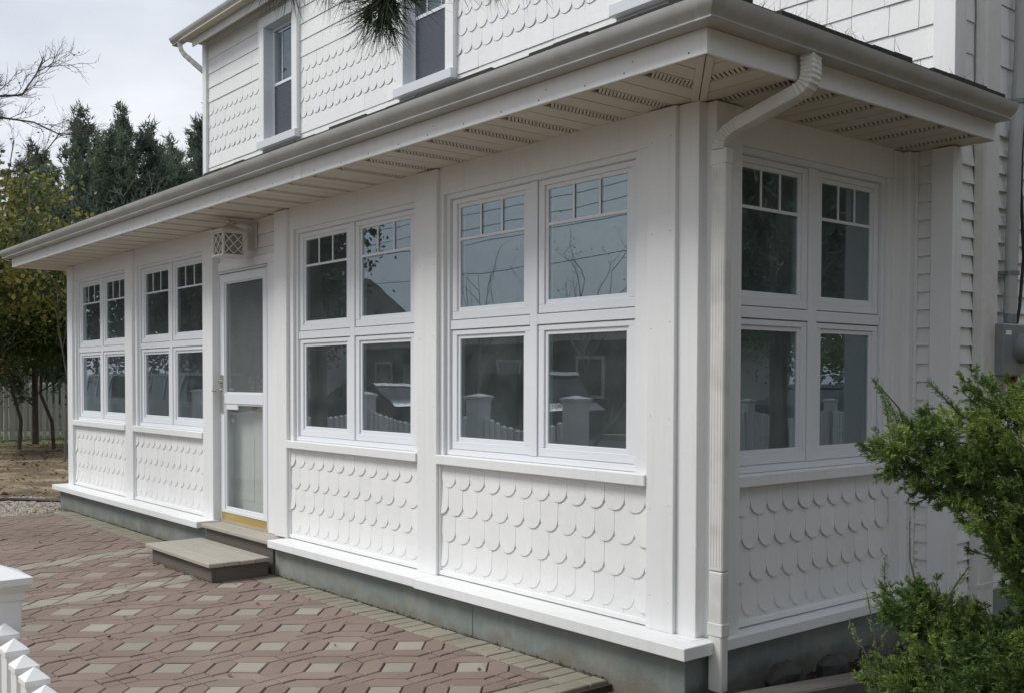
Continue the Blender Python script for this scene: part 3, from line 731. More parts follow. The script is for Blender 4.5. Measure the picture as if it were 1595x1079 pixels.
for (a, b_) in wins:
    z0, z1 = WZ0, WZ1; cs = MB()
    ring(cs, Up, a - .115, b_ + .115, z0, z1 + .12, .115, .115, .004, .12, .0, .055)
    wo = build(cs, 'upstairs_window', TRIM, house, bevel=.003)
    mb = MB(); fbox(mb, Up, a - .12, b_ + .12, .0, .085, z0 - .085, z0 + .002); build(mb, 'window_sill', REVEAL, wo, bevel=.003)
    rv = MB(); ring(rv, Up, a + .0005, b_ - .0005, z0 + .003, z1 - .0005, .004, .004, .004, .004, -.15, .052); build(rv, 'reveal', REVEAL, wo)
    fr = MB(); ring(fr, Up, a + .005, b_ - .005, z0 + .008, z1 - .005, .032, .032, .032, .032, -.12, -.065)
    fbox(fr, Up, a + .037, b_ - .037, -.10, -.068, 4.872, 4.905); build(fr, 'sash', VINYL, wo, bevel=.002)
    mb = MB(); fbox(mb, Up, a + .03, b_ - .03, -.082, -.078, 4.89, z1 - .03); build(mb, 'pane', PANE2, wo)
    mb = MB(); fbox(mb, Up, a + .03, b_ - .03, -.100, -.096, z0 + .03, 4.88); build(mb, 'pane', PANE2, wo)
    for t in (1, 2): mb = MB(); fbox(mb, Up, a + (b_ - a) * t / 3 - .006, a + (b_ - a) * t / 3 + .006, -.077, -.074, 4.905, z1 - .034); build(mb, 'grille_bar', VINYL, wo)
    mb = MB(); fbox(mb, Up, a - .4, a + .14, -.34, -.33, z0 - .1, z1 + .1); fbox(mb, Up, b_ - .12, b_ + .3, -.34, -.33, z0 - .1, z1 + .1); build(mb, 'curtain', mat('upstairs_curtain', (.40, .42, .45), .9, var=.2, vscale=12), wo)
    mb = MB(); fbox(mb, Up, a + .035, b_ - .035, -.0765, -.0755, z0 + .03, 4.885); build(mb, 'screen', USCR, wo)
# shingle courses
bays = [(-9.46, -8.015), (-7.135, -5.265), (-4.385, -2.505)]
srows = [4.845, 4.679, 4.512, 4.345]
stf = MB()
for bi, (a, b_) in enumerate(bays):
    if bi == 2: scallops(Up, 'U', a, b_, srows, uw, bi)
    else: scallops(Up, 'U', a, b_, srows, uw, bi, stuff=stf)
build(stf, 'distant_shingle', SHAKE, uw, kind='stuff')
def square_row(u0, u1, zb, h, lo, hi, gap, F=Up, parent=uw, d=.012):
    u = u0
    while u < u1 - .004:
        e = min(u + random.uniform(lo, hi), u1)
        if u1 - e < .05: e = u1
        mb = MB(); dl = d + random.uniform(-.0015, .002); zz = zb + random.uniform(-.001, .001)
        a, b_ = u + gap / 2, e - gap / 2
        mb.v = [F(a, .001, zz), F(b_, .001, zz), F(b_, dl, zz), F(a, dl, zz), F(a, .001, zz + h), F(b_, .001, zz + h), F(b_, .004, zz + h), F(a, .004, zz + h)]
        mb.f = [(0, 1, 2, 3), (4, 5, 6, 7), (0, 1, 5, 4), (1, 2, 6, 5), (2, 3, 7, 6), (3, 0, 4, 7)]
        build(mb, 'square_shingle', SHAKE, parent); u = e
for bi, (a, b_) in enumerate(bays):
    for zb in [5.015, 5.195, 5.375, 5.555] if bi < 2 else [5.015]: square_row(a, b_, zb, .178, .3, .5, .0012)
    for k, zb in enumerate([4.18, 4.002] if bi < 2 else [4.18, 4.002, 3.824]): square_row(a, b_, zb, .165 if k == 0 else .176, .25, .4, .0012)
for zb in [3.112, 3.29, 3.468, 3.646, 3.824, 4.002]: square_row(-1.75, -.127, zb, .176, .12, .24, .004)
for zb in [2.95, 3.128, 3.306, 3.484, 3.662, 3.84]: 
    square_row(HY + .087, 2.045, zb, .176, .2, .3, .003, Sd); square_row(2.25, 3.1, zb, .176, .2, .3, .003, Sd)
# frieze
mb = MB(); mb.box((-9.46, HY - .022, 5.735), (-2, HY - .001, 5.80)); build(mb, 'frieze', TRIM, house)
# vinyl lap siding on the ground floor: front strip and right side
def lap(F, u0, u1, z):
    mb = MB(); h = .1005
    mb.v = [F(u0, .001, z), F(u1, .001, z), F(u1, .020, z), F(u0, .020, z), F(u0, .001, z + h), F(u1, .001, z + h), F(u1, .003, z + h), F(u0, .003, z + h)]
    mb.f = [(0, 1, 2, 3), (4, 5, 6, 7), (0, 1, 5, 4), (1, 2, 6, 5), (2, 3, 7, 6), (3, 0, 4, 7)]
    build(mb, 'siding_board', WHITE, uw)
for k in range(25):
    z = .258 + k * .101
    if z < 2.72:
        lap(Up, -.212, -.127, z); lap(Sd, HY + .062, 2.0545, z); lap(Sd, 2.25, 3.2, z)
lap(Sd, 2.25, 3.2, 2.783)
mb = MB(); mb.box((-.2245, HY - .03, .27), (-.206, HY - .001, 2.765)); build(mb, 'corner_bead', TRIM, uw)
mb = MB(); mb.box((-.0295, 2.25, 2.90), (-.008, 3.2, 2.948)); build(mb, 'belt_board', TRIM, uw)
# side downspout on the right wall
mb = MB(); mb.box((-.025, 2.055, .12), (.045, 2.235, 7.2)); sdo = build(mb, 'side_downspout', GUT, house, bevel=.012)
mb = MB(); mb.box((-.027, 2.052, .30), (.048, 2.238, .32)); build(mb, 'downspout_strap', GUT, sdo)
mb = MB(); mb.box((-.027, 2.052, .50), (.048, 2.238, .515)); build(mb, 'downspout_strap', GUT, sdo)
# foundation of the main house on the right side
mb = MB(); mb.box((-.235, HY - .0, -.1), (-.04, HY + .02, .25)); mb.box((-.06, HY + .02, -.1), (-.022, 9, .235)); build(mb, 'main_foundation', FOUND, house)
# upper eave
mb = MB(); mb.box((-9.62, 1.50, 5.79), (-7.3, HY + .3, 5.80)); build(mb, 'upper_soffit', SOF, house)
mb = MB(); mb.box((-9.50, 1.62, 5.70), (-7.3, 1.635, 5.80)); build(mb, 'fascia', TRIM, house)
mb = MB(); mb.loft([[(xx, 1.62 - o * 1.1, 5.80 + z * 1.15) for o, z in PROF] for xx in (-9.92, -7.3)]); ug = build(mb, 'upper_gutter', GUTD, house, smooth=True)
mb = MB(); mb.v = [(-9.95, 1.50, 5.90), (-7.2, 1.50, 5.90), (-7.2, 5.2, 7.6), (-9.95, 5.2, 7.6), (-9.95, 1.50, 5.88), (-7.2, 1.50, 5.88), (-7.2, 5.2, 7.55), (-9.95, 5.2, 7.55)]; mb.f = [(0, 1, 2, 3), (7, 6, 5, 4), (0, 1, 5, 4), (1, 2, 6, 5), (2, 3, 7, 6), (3, 0, 4, 7)]
build(mb, 'upper_roof', ASPH, house)
duct(elbow_path((-9.76, 1.57, 5.80), (0, 0, -1), (-9.66, 1.72, 5.55), Vector((.35, .5, -.6)).normalized(), 8) + [(-9.46, 2.05, 5.22, 1)], .03, .04, 'upper_elbow', GUT, ug)

# ------------------------------------------------------------------ steps
def step(x0, x1, y0, y1, zt, label, nb, lead=.03):
    t = thing('wooden_step', ((x0 + x1) / 2, (y0 + y1) / 2, 0), label, 'step', 'wooden steps at the porch door')
    hb = (y1 - y0) / nb
    for k in range(nb):
        mb = MB(); mb.box((x0 - lead + random.uniform(-.008, .004), y0 + k * hb + .002, zt - .032), (x1 + lead + random.uniform(-.004, .01), y0 + (k + 1) * hb - .002, zt + random.uniform(-.0015, .0015))); build(mb, 'tread_board', WOODT, t, bevel=.005)
    mb = MB(); mb.box((x0 + .03, y0 + .04, 0.002), (x1 - .0, y0 + .065, zt - .033)); build(mb, 'riser', WOODD, t, bevel=.002)
    for xx in (x0 + .03, x1 - .025):
        mb = MB(); mb.box((xx, y0 + .066, 0.002), (xx + .025, y1, zt - .033)); build(mb, 'side_board', WOODD, t, bevel=.002)
    mb = MB(); mb.box((x1 - .022, y0 + .034, 0.002), (x1 + .006, y0 + .0395, zt - .034)); mb.box((x1 + .0005, y0 + .0396, 0.002), (x1 + .006, y0 + .07, zt - .034)); build(mb, 'corner_strip', DARK, t)
    return t
step(-5.24, -4.10, -.735, -.235, .145, 'low weathered wooden box step standing on the patio below the door', 4)
step(-5.30, -4.10, -.232, -.03, .262, 'upper grey wooden step directly under the brass strip of the door', 1, lead=.0)

# ------------------------------------------------------------------ wall lantern
lx, ly, lz = -4.74, -.235, 2.455
lan = thing('wall_lantern', (lx, 0, lz), 'square white lantern with crossed lattice panels hung beside the soffit over the door', 'lantern')
mb = MB(); mb.box((lx - .075, -.03, 2.53), (lx + .075, -.016, 2.745)); build(mb, 'back_plate', LANT, lan, bevel=.003)
mb = MB(); mb.tube([(lx, -.02, 2.70), (lx, -.10, 2.735), (lx, ly, 2.745), (lx, ly, 2.70)], .010, 8); build(mb, 'arm', LANT, lan, smooth=True)
hw = .088
mb = MB()
for sx in (-1, 1):
    for sy in (-1, 1): mb.box((lx + sx * hw - .008, ly + sy * hw - .008, lz + .012), (lx + sx * hw + .008, ly + sy * hw + .008, lz + .185))
for z in (lz, lz + .178): mb.box((lx - hw - .012, ly - hw - .012, z), (lx + hw + .012, ly + hw + .012, z + .014))
build(mb, 'cage', LANT, lan, bevel=.002)
for (ax, sg) in (('x', -1), ('x', 1), ('y', -1), ('y', 1)):
    mb = MB(); pl = MB()
    c = (lx + sg * hw, ly) if ax == 'x' else (lx, ly + sg * hw)
    def P(a, z, o=0): return (c[0] + sg * o, ly + a, z) if ax == 'x' else (lx + a, c[1] + sg * o, z)
    z0, z1 = lz + .016, lz + .176; zc = (z0 + z1) / 2
    for (a0, b0, a1, b1_) in ((-1, -1, 1, 1), (-1, 1, 1, -1), (-1, 0, 0, 1), (-1, 0, 0, -1), (0, 1, 1, 0), (0, -1, 1, 0)):
        mb.tube([P(a0 * .078, zc + b0 * .078), P(a1 * .078, zc + b1_ * .078)], .0050, 4)
    build(mb, 'lattice', LANT, lan)
    q = MB(); e1_, e2_ = P(-.078, z0, -.012), P(.078, z1, -.014); q.box(e1_, e2_); build(q, 'frosted_panel', FROST, lan)
mb = MB(); rg = []
for s, z in ((hw + .028, lz + .192), (hw + .024, lz + .204), (.045, lz + .243), (.018, lz + .256), (.018, lz + .268)): rg.append([(lx - s, ly - s, z), (lx + s, ly - s, z), (lx + s, ly + s, z), (lx - s, ly + s, z)])
mb.loft(rg); mb.tube([(lx, ly, lz + .268), (lx, ly, lz + .288), (lx, ly, lz + .30)], [.016, .02, .006], 8); build(mb, 'lantern_roof', LANT, lan)

# ------------------------------------------------------------------ electric meter, conduit, cable
mt = thing('electric_meter', (.0, 2.4, 1.5), 'grey metal electric meter box on the right wall behind the juniper', 'meter')
mb = MB(); mb.box((-.012, 2.20, 1.50), (.095, 2.52, 1.80)); build(mb, 'meter_box', METB, mt, bevel=.008)
mb = MB(); mb.tube([(.095, 2.42, 1.66), (.125, 2.42, 1.66), (.16, 2.42, 1.66), (.175, 2.42, 1.66)], [.085, .085, .078, .06], 20); build(mb, 'meter_glass', METB, mt, smooth=True)
mb = MB(); mb.box((.0955, 2.22, 1.735), (.0965, 2.29, 1.76)); build(mb, 'blank_label', FVIN, mt)
mb = MB(); mb.tube([(.04, 2.40, 1.80), (.04, 2.40, 1.86)], .034, 10); build(mb, 'hub', METB, mt, smooth=True)
mb = MB(); mb.box((.01, 2.45, 1.36), (.05, 2.49, 1.50)); build(mb, 'junction_tag', mat('red_tag', (.25, .03, .02), .6), mt)
cd = thing('conduit', (.035, 2.45, 1.8), 'white vertical service conduit rising from the electric meter', 'pipe')
mb = MB(); mb.tube([(.035, 2.41, 1.86), (.035, 2.44, 2.8), (.035, 2.50, 3.4), (.035, 2.53, 6.5)], .036, 12); build(mb, 'pipe', PIPE, cd, smooth=True)
for z, yy in ((2.10, 2.42), (3.10, 2.465)): mb = MB(); mb.tube([(.035, yy, z - .012), (.035, yy, z + .012)], .043, 12); mb.box((-.012, yy - .075, z - .01), (.02, yy - .03, z + .01)); build(mb, 'clamp', METB, cd)
mb = MB(); mb.tube([(.03, 2.56, 3.3), (.03, 2.54, 2.6), (.04, 2.565, 2.2), (.04, 2.52, 1.9), (.04, 2.49, 1.81)], .009, 6); tag(build(mb, 'cable', CABLE, smooth=True), 'thin black cable hanging beside the white conduit above the meter', 'cable')

# ------------------------------------------------------------------ picket fences
def picket_mesh(w_, h, m, d=None, name='picket', cap=True):
    d = d or w_; mb = MB(); s = w_ / 2; q = d / 2; ov = .004 if cap else 0
    rings = [[(-s, -q, 0), (s, -q, 0), (s, q, 0), (-s, q, 0)], [(-s, -q, h - w_ * .75), (s, -q, h - w_ * .75), (s, q, h - w_ * .75), (-s, q, h - w_ * .75)]]
    if cap: rings += [[(-s - ov, -q - ov, h - w_ * .75), (s + ov, -q - ov, h - w_ * .75), (s + ov, q + ov, h - w_ * .75), (-s - ov, q + ov, h - w_ * .75)], [(-s - ov, -q - ov, h - w_ * .5), (s + ov, -q - ov, h - w_ * .5), (s + ov, q + ov, h - w_ * .5), (-s - ov, q + ov, h - w_ * .5)]]
    rings.append([(-.001, -.001, h), (.001, -.001, h), (.001, .001, h), (-.001, .001, h)])
    mb.loft(rings); return mb.mesh(name, m)
def fence_post(x, y, h, wd, m, parent):
    mb = MB(); mb.box((x - wd / 2, y - wd / 2, -.04), (x + wd / 2, y + wd / 2, h - .07)); p = build(mb, 'post', m, parent, bevel=.004)
    mb = MB(); s = wd / 2; rg = []
    for a, z in ((s + .003, h - .085), (s + .005, h - .068), (s + .018, h - .050), (s + .021, h - .046), (s + .021, h - .030), (.002, h)): rg.append([(x - a, y - a, z), (x + a, y - a, z), (x + a, y + a, z), (x - a, y + a, z)])
    mb.loft(rg); build(mb, 'post_cap', m, p)
def fence(name, posts_, label, m, wd, sp, h, dip, ph, pw_=.13, grp=None, cap=True):
    a0 = posts_[0]; t = thing(name, (a0[0], a0[1], 0), label, 'fence', grp); meshes = {}
    for x, y in posts_: fence_post(x, y, ph, pw_, m, t)
    for (xa, ya), (xb, yb) in zip(posts_[:-1], posts_[1:]):
        L = math.hypot(xb - xa, yb - ya); n = int((L - pw_) / sp); ang = math.atan2(yb - ya, xb - xa)
        for k in range(1, n + 1):
            f = k / (n + 1); hh = round(h - dip * math.sin(math.pi * f), 2)
            if hh not in meshes: meshes[hh] = picket_mesh(wd, hh, m, cap=cap)
            o = link('picket', meshes[hh], t, (xa + (xb - xa) * f, ya + (yb - ya) * f, -.03)); o.rotation_euler.z = ang
        for zr in (.22, h * .58 - .05):
            mb = MB(); nx, ny = -math.sin(ang) * .012, math.cos(ang) * .012
            mb.tube([(xa + nx, ya + ny, zr), (xb + nx, yb + ny, zr)], .016, 4); build(mb, 'rail', m, t)
    return t
# beside the camera
fence('picket_fence', [(.137, -3.270), (1.75, -3.288)], 'white picket fence in the near corner with a capped square post', FVIN, .046, .078, .950, .125, 1.03, .096)
# seen in the window glass
fence('picket_fence', [(-13.0, -3.28), (-10.5, -3.28), (-8.02, -3.28), (-5.82, -3.28), (-4.34, -3.28)], 'white scooped picket fence along the front, mirrored in the porch windows', FVIN, .045, .10, 1.16, .16, 1.33, .18)
fence('picket_fence', [(7.2, 8.5), (7.2, 11.0), (7.2, 13.5), (7.2, 16)], 'white picket fence by the side street, mirrored in the right end windows', FVIN, .045, .10, 1.0, .15, 1.15, .16)
# far back fence
fence('picket_fence', [(-24.0, -1.5), (-24.0, .9), (-24.05, 3.3), (-24.1, 5.7), (-24.1, 8.1)], 'weathered tall picket fence behind the small trees at the far left', FOLD, .075, .155, 1.45, .0, 1.52, .13, cap=False)

# ------------------------------------------------------------------ bed on the right: timber, stones, litter
mb = MB(); rg = []
for (x, y) in ((-.10, -.45), (.28, 1.55)):
    dx, dy = .98, -.19; rg.append([(x, y, -.03), (x + .13 * dx, y + .13 * dy, -.03), (x + .13 * dx, y + .13 * dy, .085), (x, y, .085)])
mb.loft(rg); tag(build(mb, 'edging_timber', TIMB, bevel=.008), 'grey landscape timber edging the bed beside the right end wall', 'timber')
def rock(x, y, z, s, seed, label):
    r = np.random.default_rng(seed); mb = MB(); n, k = 7, 9; rings = []
    for i in range(n):
        ph = -math.pi / 2 + math.pi * (i + .02) / (n - 1 + .04)
        rings.append([(x + s[0] * math.cos(ph) * math.cos(t) * (1 + r.uniform(-.16, .16)), y + s[1] * math.cos(ph) * math.sin(t) * (1 + r.uniform(-.16, .16)), z + s[2] * math.sin(ph) * (1 + r.uniform(-.1, .1))) for t in [2 * math.pi * j / k for j in range(k)]])
    mb.loft(rings); tag(build(mb, 'rock', ROCK), label, 'rock', 'stones between the foundation and the timber')
rock(-.11, .42, .04, (.075, .14, .085), 1, 'dark rounded stone nearest the downspout against the foundation')
rock(-.08, .78, .03, (.07, .12, .07), 2, 'middle one of three dark stones by the foundation')
rock(-.04, 1.12, .035, (.08, .13, .08), 3, 'farthest dark stone, half hidden behind the juniper')
def bits(n, xr, yr, z, size, seed):
    r = np.random.default_rng(seed); c = np.stack([r.uniform(*xr, n), r.uniform(*yr, n), np.full(n, z)], 1)
    a = r.uniform(0, 6.28, n); l = r.uniform(.4, 1, n) * size; b = r.normal(0, .25, (n, 2))
    u = np.stack([np.cos(a) * l, np.sin(a) * l, b[:, 0] * l], 1); v = np.stack([-np.sin(a) * l * .45, np.cos(a) * l * .45, b[:, 1] * l], 1)
    c[:, 2] += np.abs(u[:, 2]) + np.abs(v[:, 2]) * .5
    return np.stack([c - u, c - v, c + u, c + v], 1)
soup('leaf_litter', bits(1400, (-.22, .9), (-.3, 2.4), -.03, .02, 4), LITTER, kind='stuff')
soup('dry_leaves', bits(9000, (-23.5, -9.0), (-4, 7.5), -.048, .045, 5), mat('straw_litter', (.22, .165, .09), .95, var=.4, vscale=8), kind='stuff')
soup('step_litter', bits(260, (-5.35, -4.05), (-.74, -.63), .002, .010, 6), LITTER, kind='stuff')
g_ = np.random.default_rng(8)
soup('paver_crumbs', bits(700, (-6, -.8), (-3.2, -.25), .003, .0045, 9), PEB, kind='stuff')
# dirt and moss where the foundation meets the paving
q = bits(1500, (-9.1, -.7), (-.196, -.180), .0, .010, 12); soup('foundation_edge_dirt', q, mat('edge_dirt', (.06, .058, .04), 1, var=.3, vscale=20), kind='stuff')
P = []; D = []; L = []
for k in range(70):
    x = g_.uniform(-9, -.8) if k < 52 else g_.uniform(-5.2, -4.1); y = -.190 if k < 52 else -.72
    for q in range(int(g_.integers(2, 9))): P.append((x + g_.normal(0, .012), y + g_.normal(0, .006), -.004)); D.append(unit(np.array([g_.normal(0, .5), g_.normal(-.2, .4), 1.0]))); L.append(g_.uniform(.01, .045))
soup('joint_weeds', blades(np.array(P), np.array(D), np.array(L), .0018, g_, True), GRNL, kind='stuff')
soup('stray_leaves', bits(70, (-7.5, -.9), (-3.1, -.22), .004, .022, 19), LITTER, kind='stuff')
# gravel
n = 5200; c = np.stack([g_.uniform(-10.9, -8.86, n), g_.uniform(-2.4, .05, n), np.full(n, -.035)], 1)
keep = (c[:, 1] < .05 - .0 * c[:, 0]) & (c[:, 0] > -10.75 + .35 * np.sin(c[:, 1] * 4)); c = c[keep]; n = len(c)
s = g_.uniform(.010, .026, (n, 1)); ax = g_.normal(size=(n, 3, 3)); ax /= np.linalg.norm(ax, axis=2, keepdims=True)
ax[:, 1] = np.cross(ax[:, 0], ax[:, 1]); ax[:, 1] /= np.linalg.norm(ax[:, 1], axis=1, keepdims=True); ax[:, 2] = np.cross(ax[:, 0], ax[:, 1]); ax = ax * s[:, :, None] * np.array([1.2, 1, .8])[None, :, None]
P6 = [c + ax[:, 0], c - ax[:, 0], c + ax[:, 1], c - ax[:, 1], c + ax[:, 2], c - ax[:, 2]]
F8 = [(0, 2, 4), (2, 1, 4), (1, 3, 4), (3, 0, 4), (2, 0, 5), (1, 2, 5), (3, 1, 5), (0, 3, 5)]
soup('gravel', np.concatenate([np.stack([P6[i] for i in f], 1) for f in F8]), PEB, kind='stuff')
mb = MB(); mb.tube([(-10.6, -2.2, -.02), (-10.75, -1.2, -.015), (-10.5, -.4, -.01), (-9.9, .1, -.005), (-9.4, .35, -.01)], .022, 6); tag(build(mb, 'garden_edging', CABLE, smooth=True), 'black edging strip curving round the gravel beyond the patio', 'edging')

# ------------------------------------------------------------------ vegetation
def trunk_mesh(pts, rad, k=7):
    mb = MB(); mb.tube(pts, rad, k); return mb
def cedar(x, y, h, rad, seed, label, z0=.4, dens=1.0, needle=.16, bare=.0, grp='evergreens behind the yard', open_=.0, tip=.5):
    r = np.random.default_rng(seed); t = thing('cedar_tree', (x, y, 0), label, 'tree', grp)
    lean = r.normal(0, .03, 2)
    pts = [(x + lean[0] * z * h * .3, y + lean[1] * z * h * .3, z * h * .96 - .06) for z in np.linspace(0, 1, 7)]
    tk = trunk_mesh(pts, [max(.02, .035 * h * (1 - .92 * q)) * .36 for q in np.linspace(0, 1, 7)]); 
    nb = int(46 * dens * (h / 6)); T = []
    lead = [(np.array([pts[-1][0], pts[-1][1], h * .55]), h)]
    for q in range(5):
        a = r.uniform(0, 6.28); o = r.uniform(.25, .62) * rad; lead.append((np.array([x + math.cos(a) * o, y + math.sin(a) * o, h * .5]), h - r.uniform(.25, 1.5) - o * .5))
    for i in range(nb):
        f = (i + r.random()) / nb; zb = z0 + (h * .93 - z0) * f; prof = (1 - f) ** .6 * (.6 + .4 * min(1, f * 5 + .3)); Lb = rad * prof * r.uniform(.5, 1.3) + .15
        az = r.uniform(0, 6.283); el = .05 + .55 * f + r.uniform(-.2, .3)
        c0 = np.array([x + lean[0] * f * h * .3, y + lean[1] * f * h * .3, zb]); d = np.array([math.cos(az) * math.cos(el), math.sin(az) * math.cos(el), math.sin(el)])
        m = max(4, int(Lb / .12)); prev = c0.copy(); pp = [tuple(c0)]
        for s in range(m):
            fr = (s + 1) / m; d = unit(d + np.array([0, 0, .13 + .22 * fr]) + r.normal(0, .07, 3)); prev = prev + d * Lb / m; pp.append(tuple(prev))
            if fr > .25 + bare:
                for q in range(4 if fr < .75 else 7): T.append((prev + r.normal(0, .05 + .07 * Lb * (1 - fr), 3), unit(d + r.normal(0, .38, 3) + np.array([0, 0, .3]))))
        if i % 2 == 0: tk.tube([pp[0], pp[len(pp) // 2], pp[-1]], [.022, .012, .004], 4)
    for base, top in lead:
        L_ = top - base[2]; n_ = int(L_ / .05)
        for q in range(n_):
            f = q / n_; wv = .04 + .26 * (1 - f) ** .8
            for e in range(3): T.append((base + np.array([r.normal(0, wv), r.normal(0, wv), L_ * f + r.normal(0, .05)]), unit(np.array([0, 0, 1.0]) + r.normal(0, .42, 3))))
    P = np.array([a for a, b in T]); D = np.array([b for a, b in T]); k = 9
    P = np.repeat(P, k, 0); D = np.repeat(D, k, 0); off = r.uniform(-.5, 1, (len(P), 1)) * needle * .8
    P = P + D * off + r.normal(0, .018, P.shape); D = unit(D + r.normal(0, .55, D.shape)); L = r.uniform(.5, 1.1, len(P)) * needle * 1.1
    build(tk, 'trunk', BARK, t); soup('crown', blades(P, D, L, .017 + .0 * L, r), CEDAR, t, (x, y, h / 2)); return t
cl = ['tall cedar with spiky top left of the upper storey', 'broad cedar with twin spires, widest against the sky', 'slim cedar just right of the broad twin spired one', 'low dark cedar in the gap before the house wall', 'dark bushy cedar close to the house wall', 'cedar half hidden by the left corner of the house']
for i, (x, y, h, rad) in enumerate([(-20.0, 3.67, 7.45, 1.3), (-17.85, 3.75, 7.05, 1.35), (-17.6, 4.40, 6.75, 1.0), (-20.2, 5.85, 7.1, 1.7), (-18.2, 5.6, 6.85, 1.5), (-17.2, 5.5, 7.15, 1.2)]):
    cedar(x, y, h, rad, 20 + i, cl[i], z0=1.2, dens=.85)
cedar(-22.1, 3.3, 7.0, 1.9, 31, 'faint cedar behind the yellow shrub at the far left', z0=.8)
cedar(-21.6, 1.7, 6.2, 2.0, 33, 'dark cedar with low boughs at the left edge', z0=.8, dens=1.3)
cedar(-19.0, 4.6, 5.0, 1.8, 34, 'squat cedar filling the shade below the spires', z0=.5, dens=1.0)
cedar(-25.5, 5.2, 6.5, 2.2, 35, 'dark cedar beyond the weathered fence', z0=.5, dens=1.3)
cedar(-26.0, 2.2, 6.0, 2.2, 36, 'leftmost dark cedar beyond the weathered fence', z0=.5, dens=1.3)

def leafy(x, y, h, rad, z0, seed, label, m, n=9000, leaf=.05, name='small_tree', stems=2, cat='tree', grp=None, clumps=26, flat=1.0, spread=.3, sx=1.0):
    r = np.random.default_rng(seed); t = thing(name, (x, y, 0), label, cat, grp); tk = MB()
    C_ = []
    for s in range(stems):
        a = r.uniform(0, 6.28); p = np.array([x + math.cos(a) * .12, y + math.sin(a) * .12, -.05]); pts = [tuple(p)]
        for q in range(5): p = p + np.array([r.normal(0, spread * .35), r.normal(0, spread * .35), (z0 + (h - z0) * .45) / 5]); pts.append(tuple(p))
        tk.tube(pts, [.045, .04, .036, .03, .025, .02], 6)
    for i in range(clumps):
        a = r.uniform(0, 6.28); q = math.sqrt(r.random()) * rad; zz = r.uniform(z0, h); sh = math.sqrt(max(.05, 1 - ((zz - (z0 + h) / 2) / ((h - z0) / 2 + .01)) ** 2 * .8))
        c = np.array([x + math.cos(a) * q * sh * sx, y + math.sin(a) * q * sh, zz]); C_.append(c)
        tk.tube([pts[-2], tuple((np.array(pts[-1]) + c) / 2 + r.normal(0, .1, 3)), tuple(c)], [.018, .011, .004], 4)
    C_ = np.array(C_); k = r.integers(0, len(C_), n); P = C_[k] + r.normal(0, 1, (n, 3)) * np.array([rad * .22, rad * .22, rad * .16 * flat])
    D = unit(r.normal(size=(n, 3)) + np.array([0, 0, -.3])); L = r.uniform(.6, 1.2, n) * leaf
    build(tk, 'trunk', BARK, t); soup('crown', blades(P, D, L, leaf * .33, r, True), m, t, (x, y, (h + z0) / 2)); return t
leafy(-17.2, 1.15, 5.2, 1.5, 2.9, 41, 'loose shrub with yellowing leaves rising behind the gutter end', YELL, 5200, .13, 'yellowing_tree', 1, 'tree', clumps=34)
leafy(-20.35, 2.56, 4.6, 1.5, 2.0, 42, 'small green tree on a thin curved trunk left of its twin', GRNL, 9500, .09, 'small_tree', 1, grp='small trees before the weathered fence', clumps=26)
leafy(-20.15, 3.25, 4.3, 1.4, 2.0, 43, 'small green tree with crooked trunk nearest the porch corner', GRNL, 9500, .09, 'small_tree', 1, grp='small trees before the weathered fence', clumps=26)
leafy(-19.4, 1.5, 4.0, 1.4, 1.3, 44, 'yellow tinged small tree at the left picture edge', mat('yellow_mixed_leaves', (.26, .23, .07), .7, var=.3, vscale=3, col2=(.06, .10, .03), c2scale=1.1, c2lo=.45, c2hi=.55, trans=.2), 8500, .09, 'small_tree', 1, grp='small trees before the weathered fence', clumps=22)
leafy(-9.35, .25, .42, .16, .05, 45, 'low weedy plant at the far left corner of the porch', GRNL, 500, .05, 'weed', 1, 'plant', clumps=8)

def bare(x, y, limbs, seed, label, r0=.05, depth=3, name='bare_tree', leaves=0, lscale=1.0):
    r = np.random.default_rng(seed); t = thing(name, (x, y, 0), label, 'tree'); mb = MB(); ends = []
    def grow(p, d, L, rad, lv):
        n = 5; pts = [tuple(p)]; q = p.copy()
        for i in range(n):
            d = unit(d + r.normal(0, .16, 3) + np.array([0, 0, .03])); q = q + d * L / n; pts.append(tuple(q))
            if lv > 0 and i >= 1 and r.random() < .85: grow(q, unit(d + r.normal(0, .6, 3) + np.array([0, 0, .15])), L * r.uniform(.38, .62), rad * .5, lv - 1)
        mb.tube(pts, [rad * (1 - .16 * i) for i in range(n + 1)], 4 if lv < 2 else 6); ends.append(q)
    for (p, d, L, rad) in limbs: grow(np.array(p, float), unit(np.array(d, float)), L, rad, depth)
    build(mb, 'trunk', BARKL, t)
    if leaves:
        E = np.array(ends); k = r.integers(0, len(E), leaves); P = E[k] + r.normal(0, .05, (leaves, 3)); soup('crown', blades(P, unit(r.normal(size=P.shape)), r.uniform(.5, 1, leaves) * .05, .014, r, True), BARKL, t, (x, y, 3))
    return t
tb = (-8.9, -2.3)
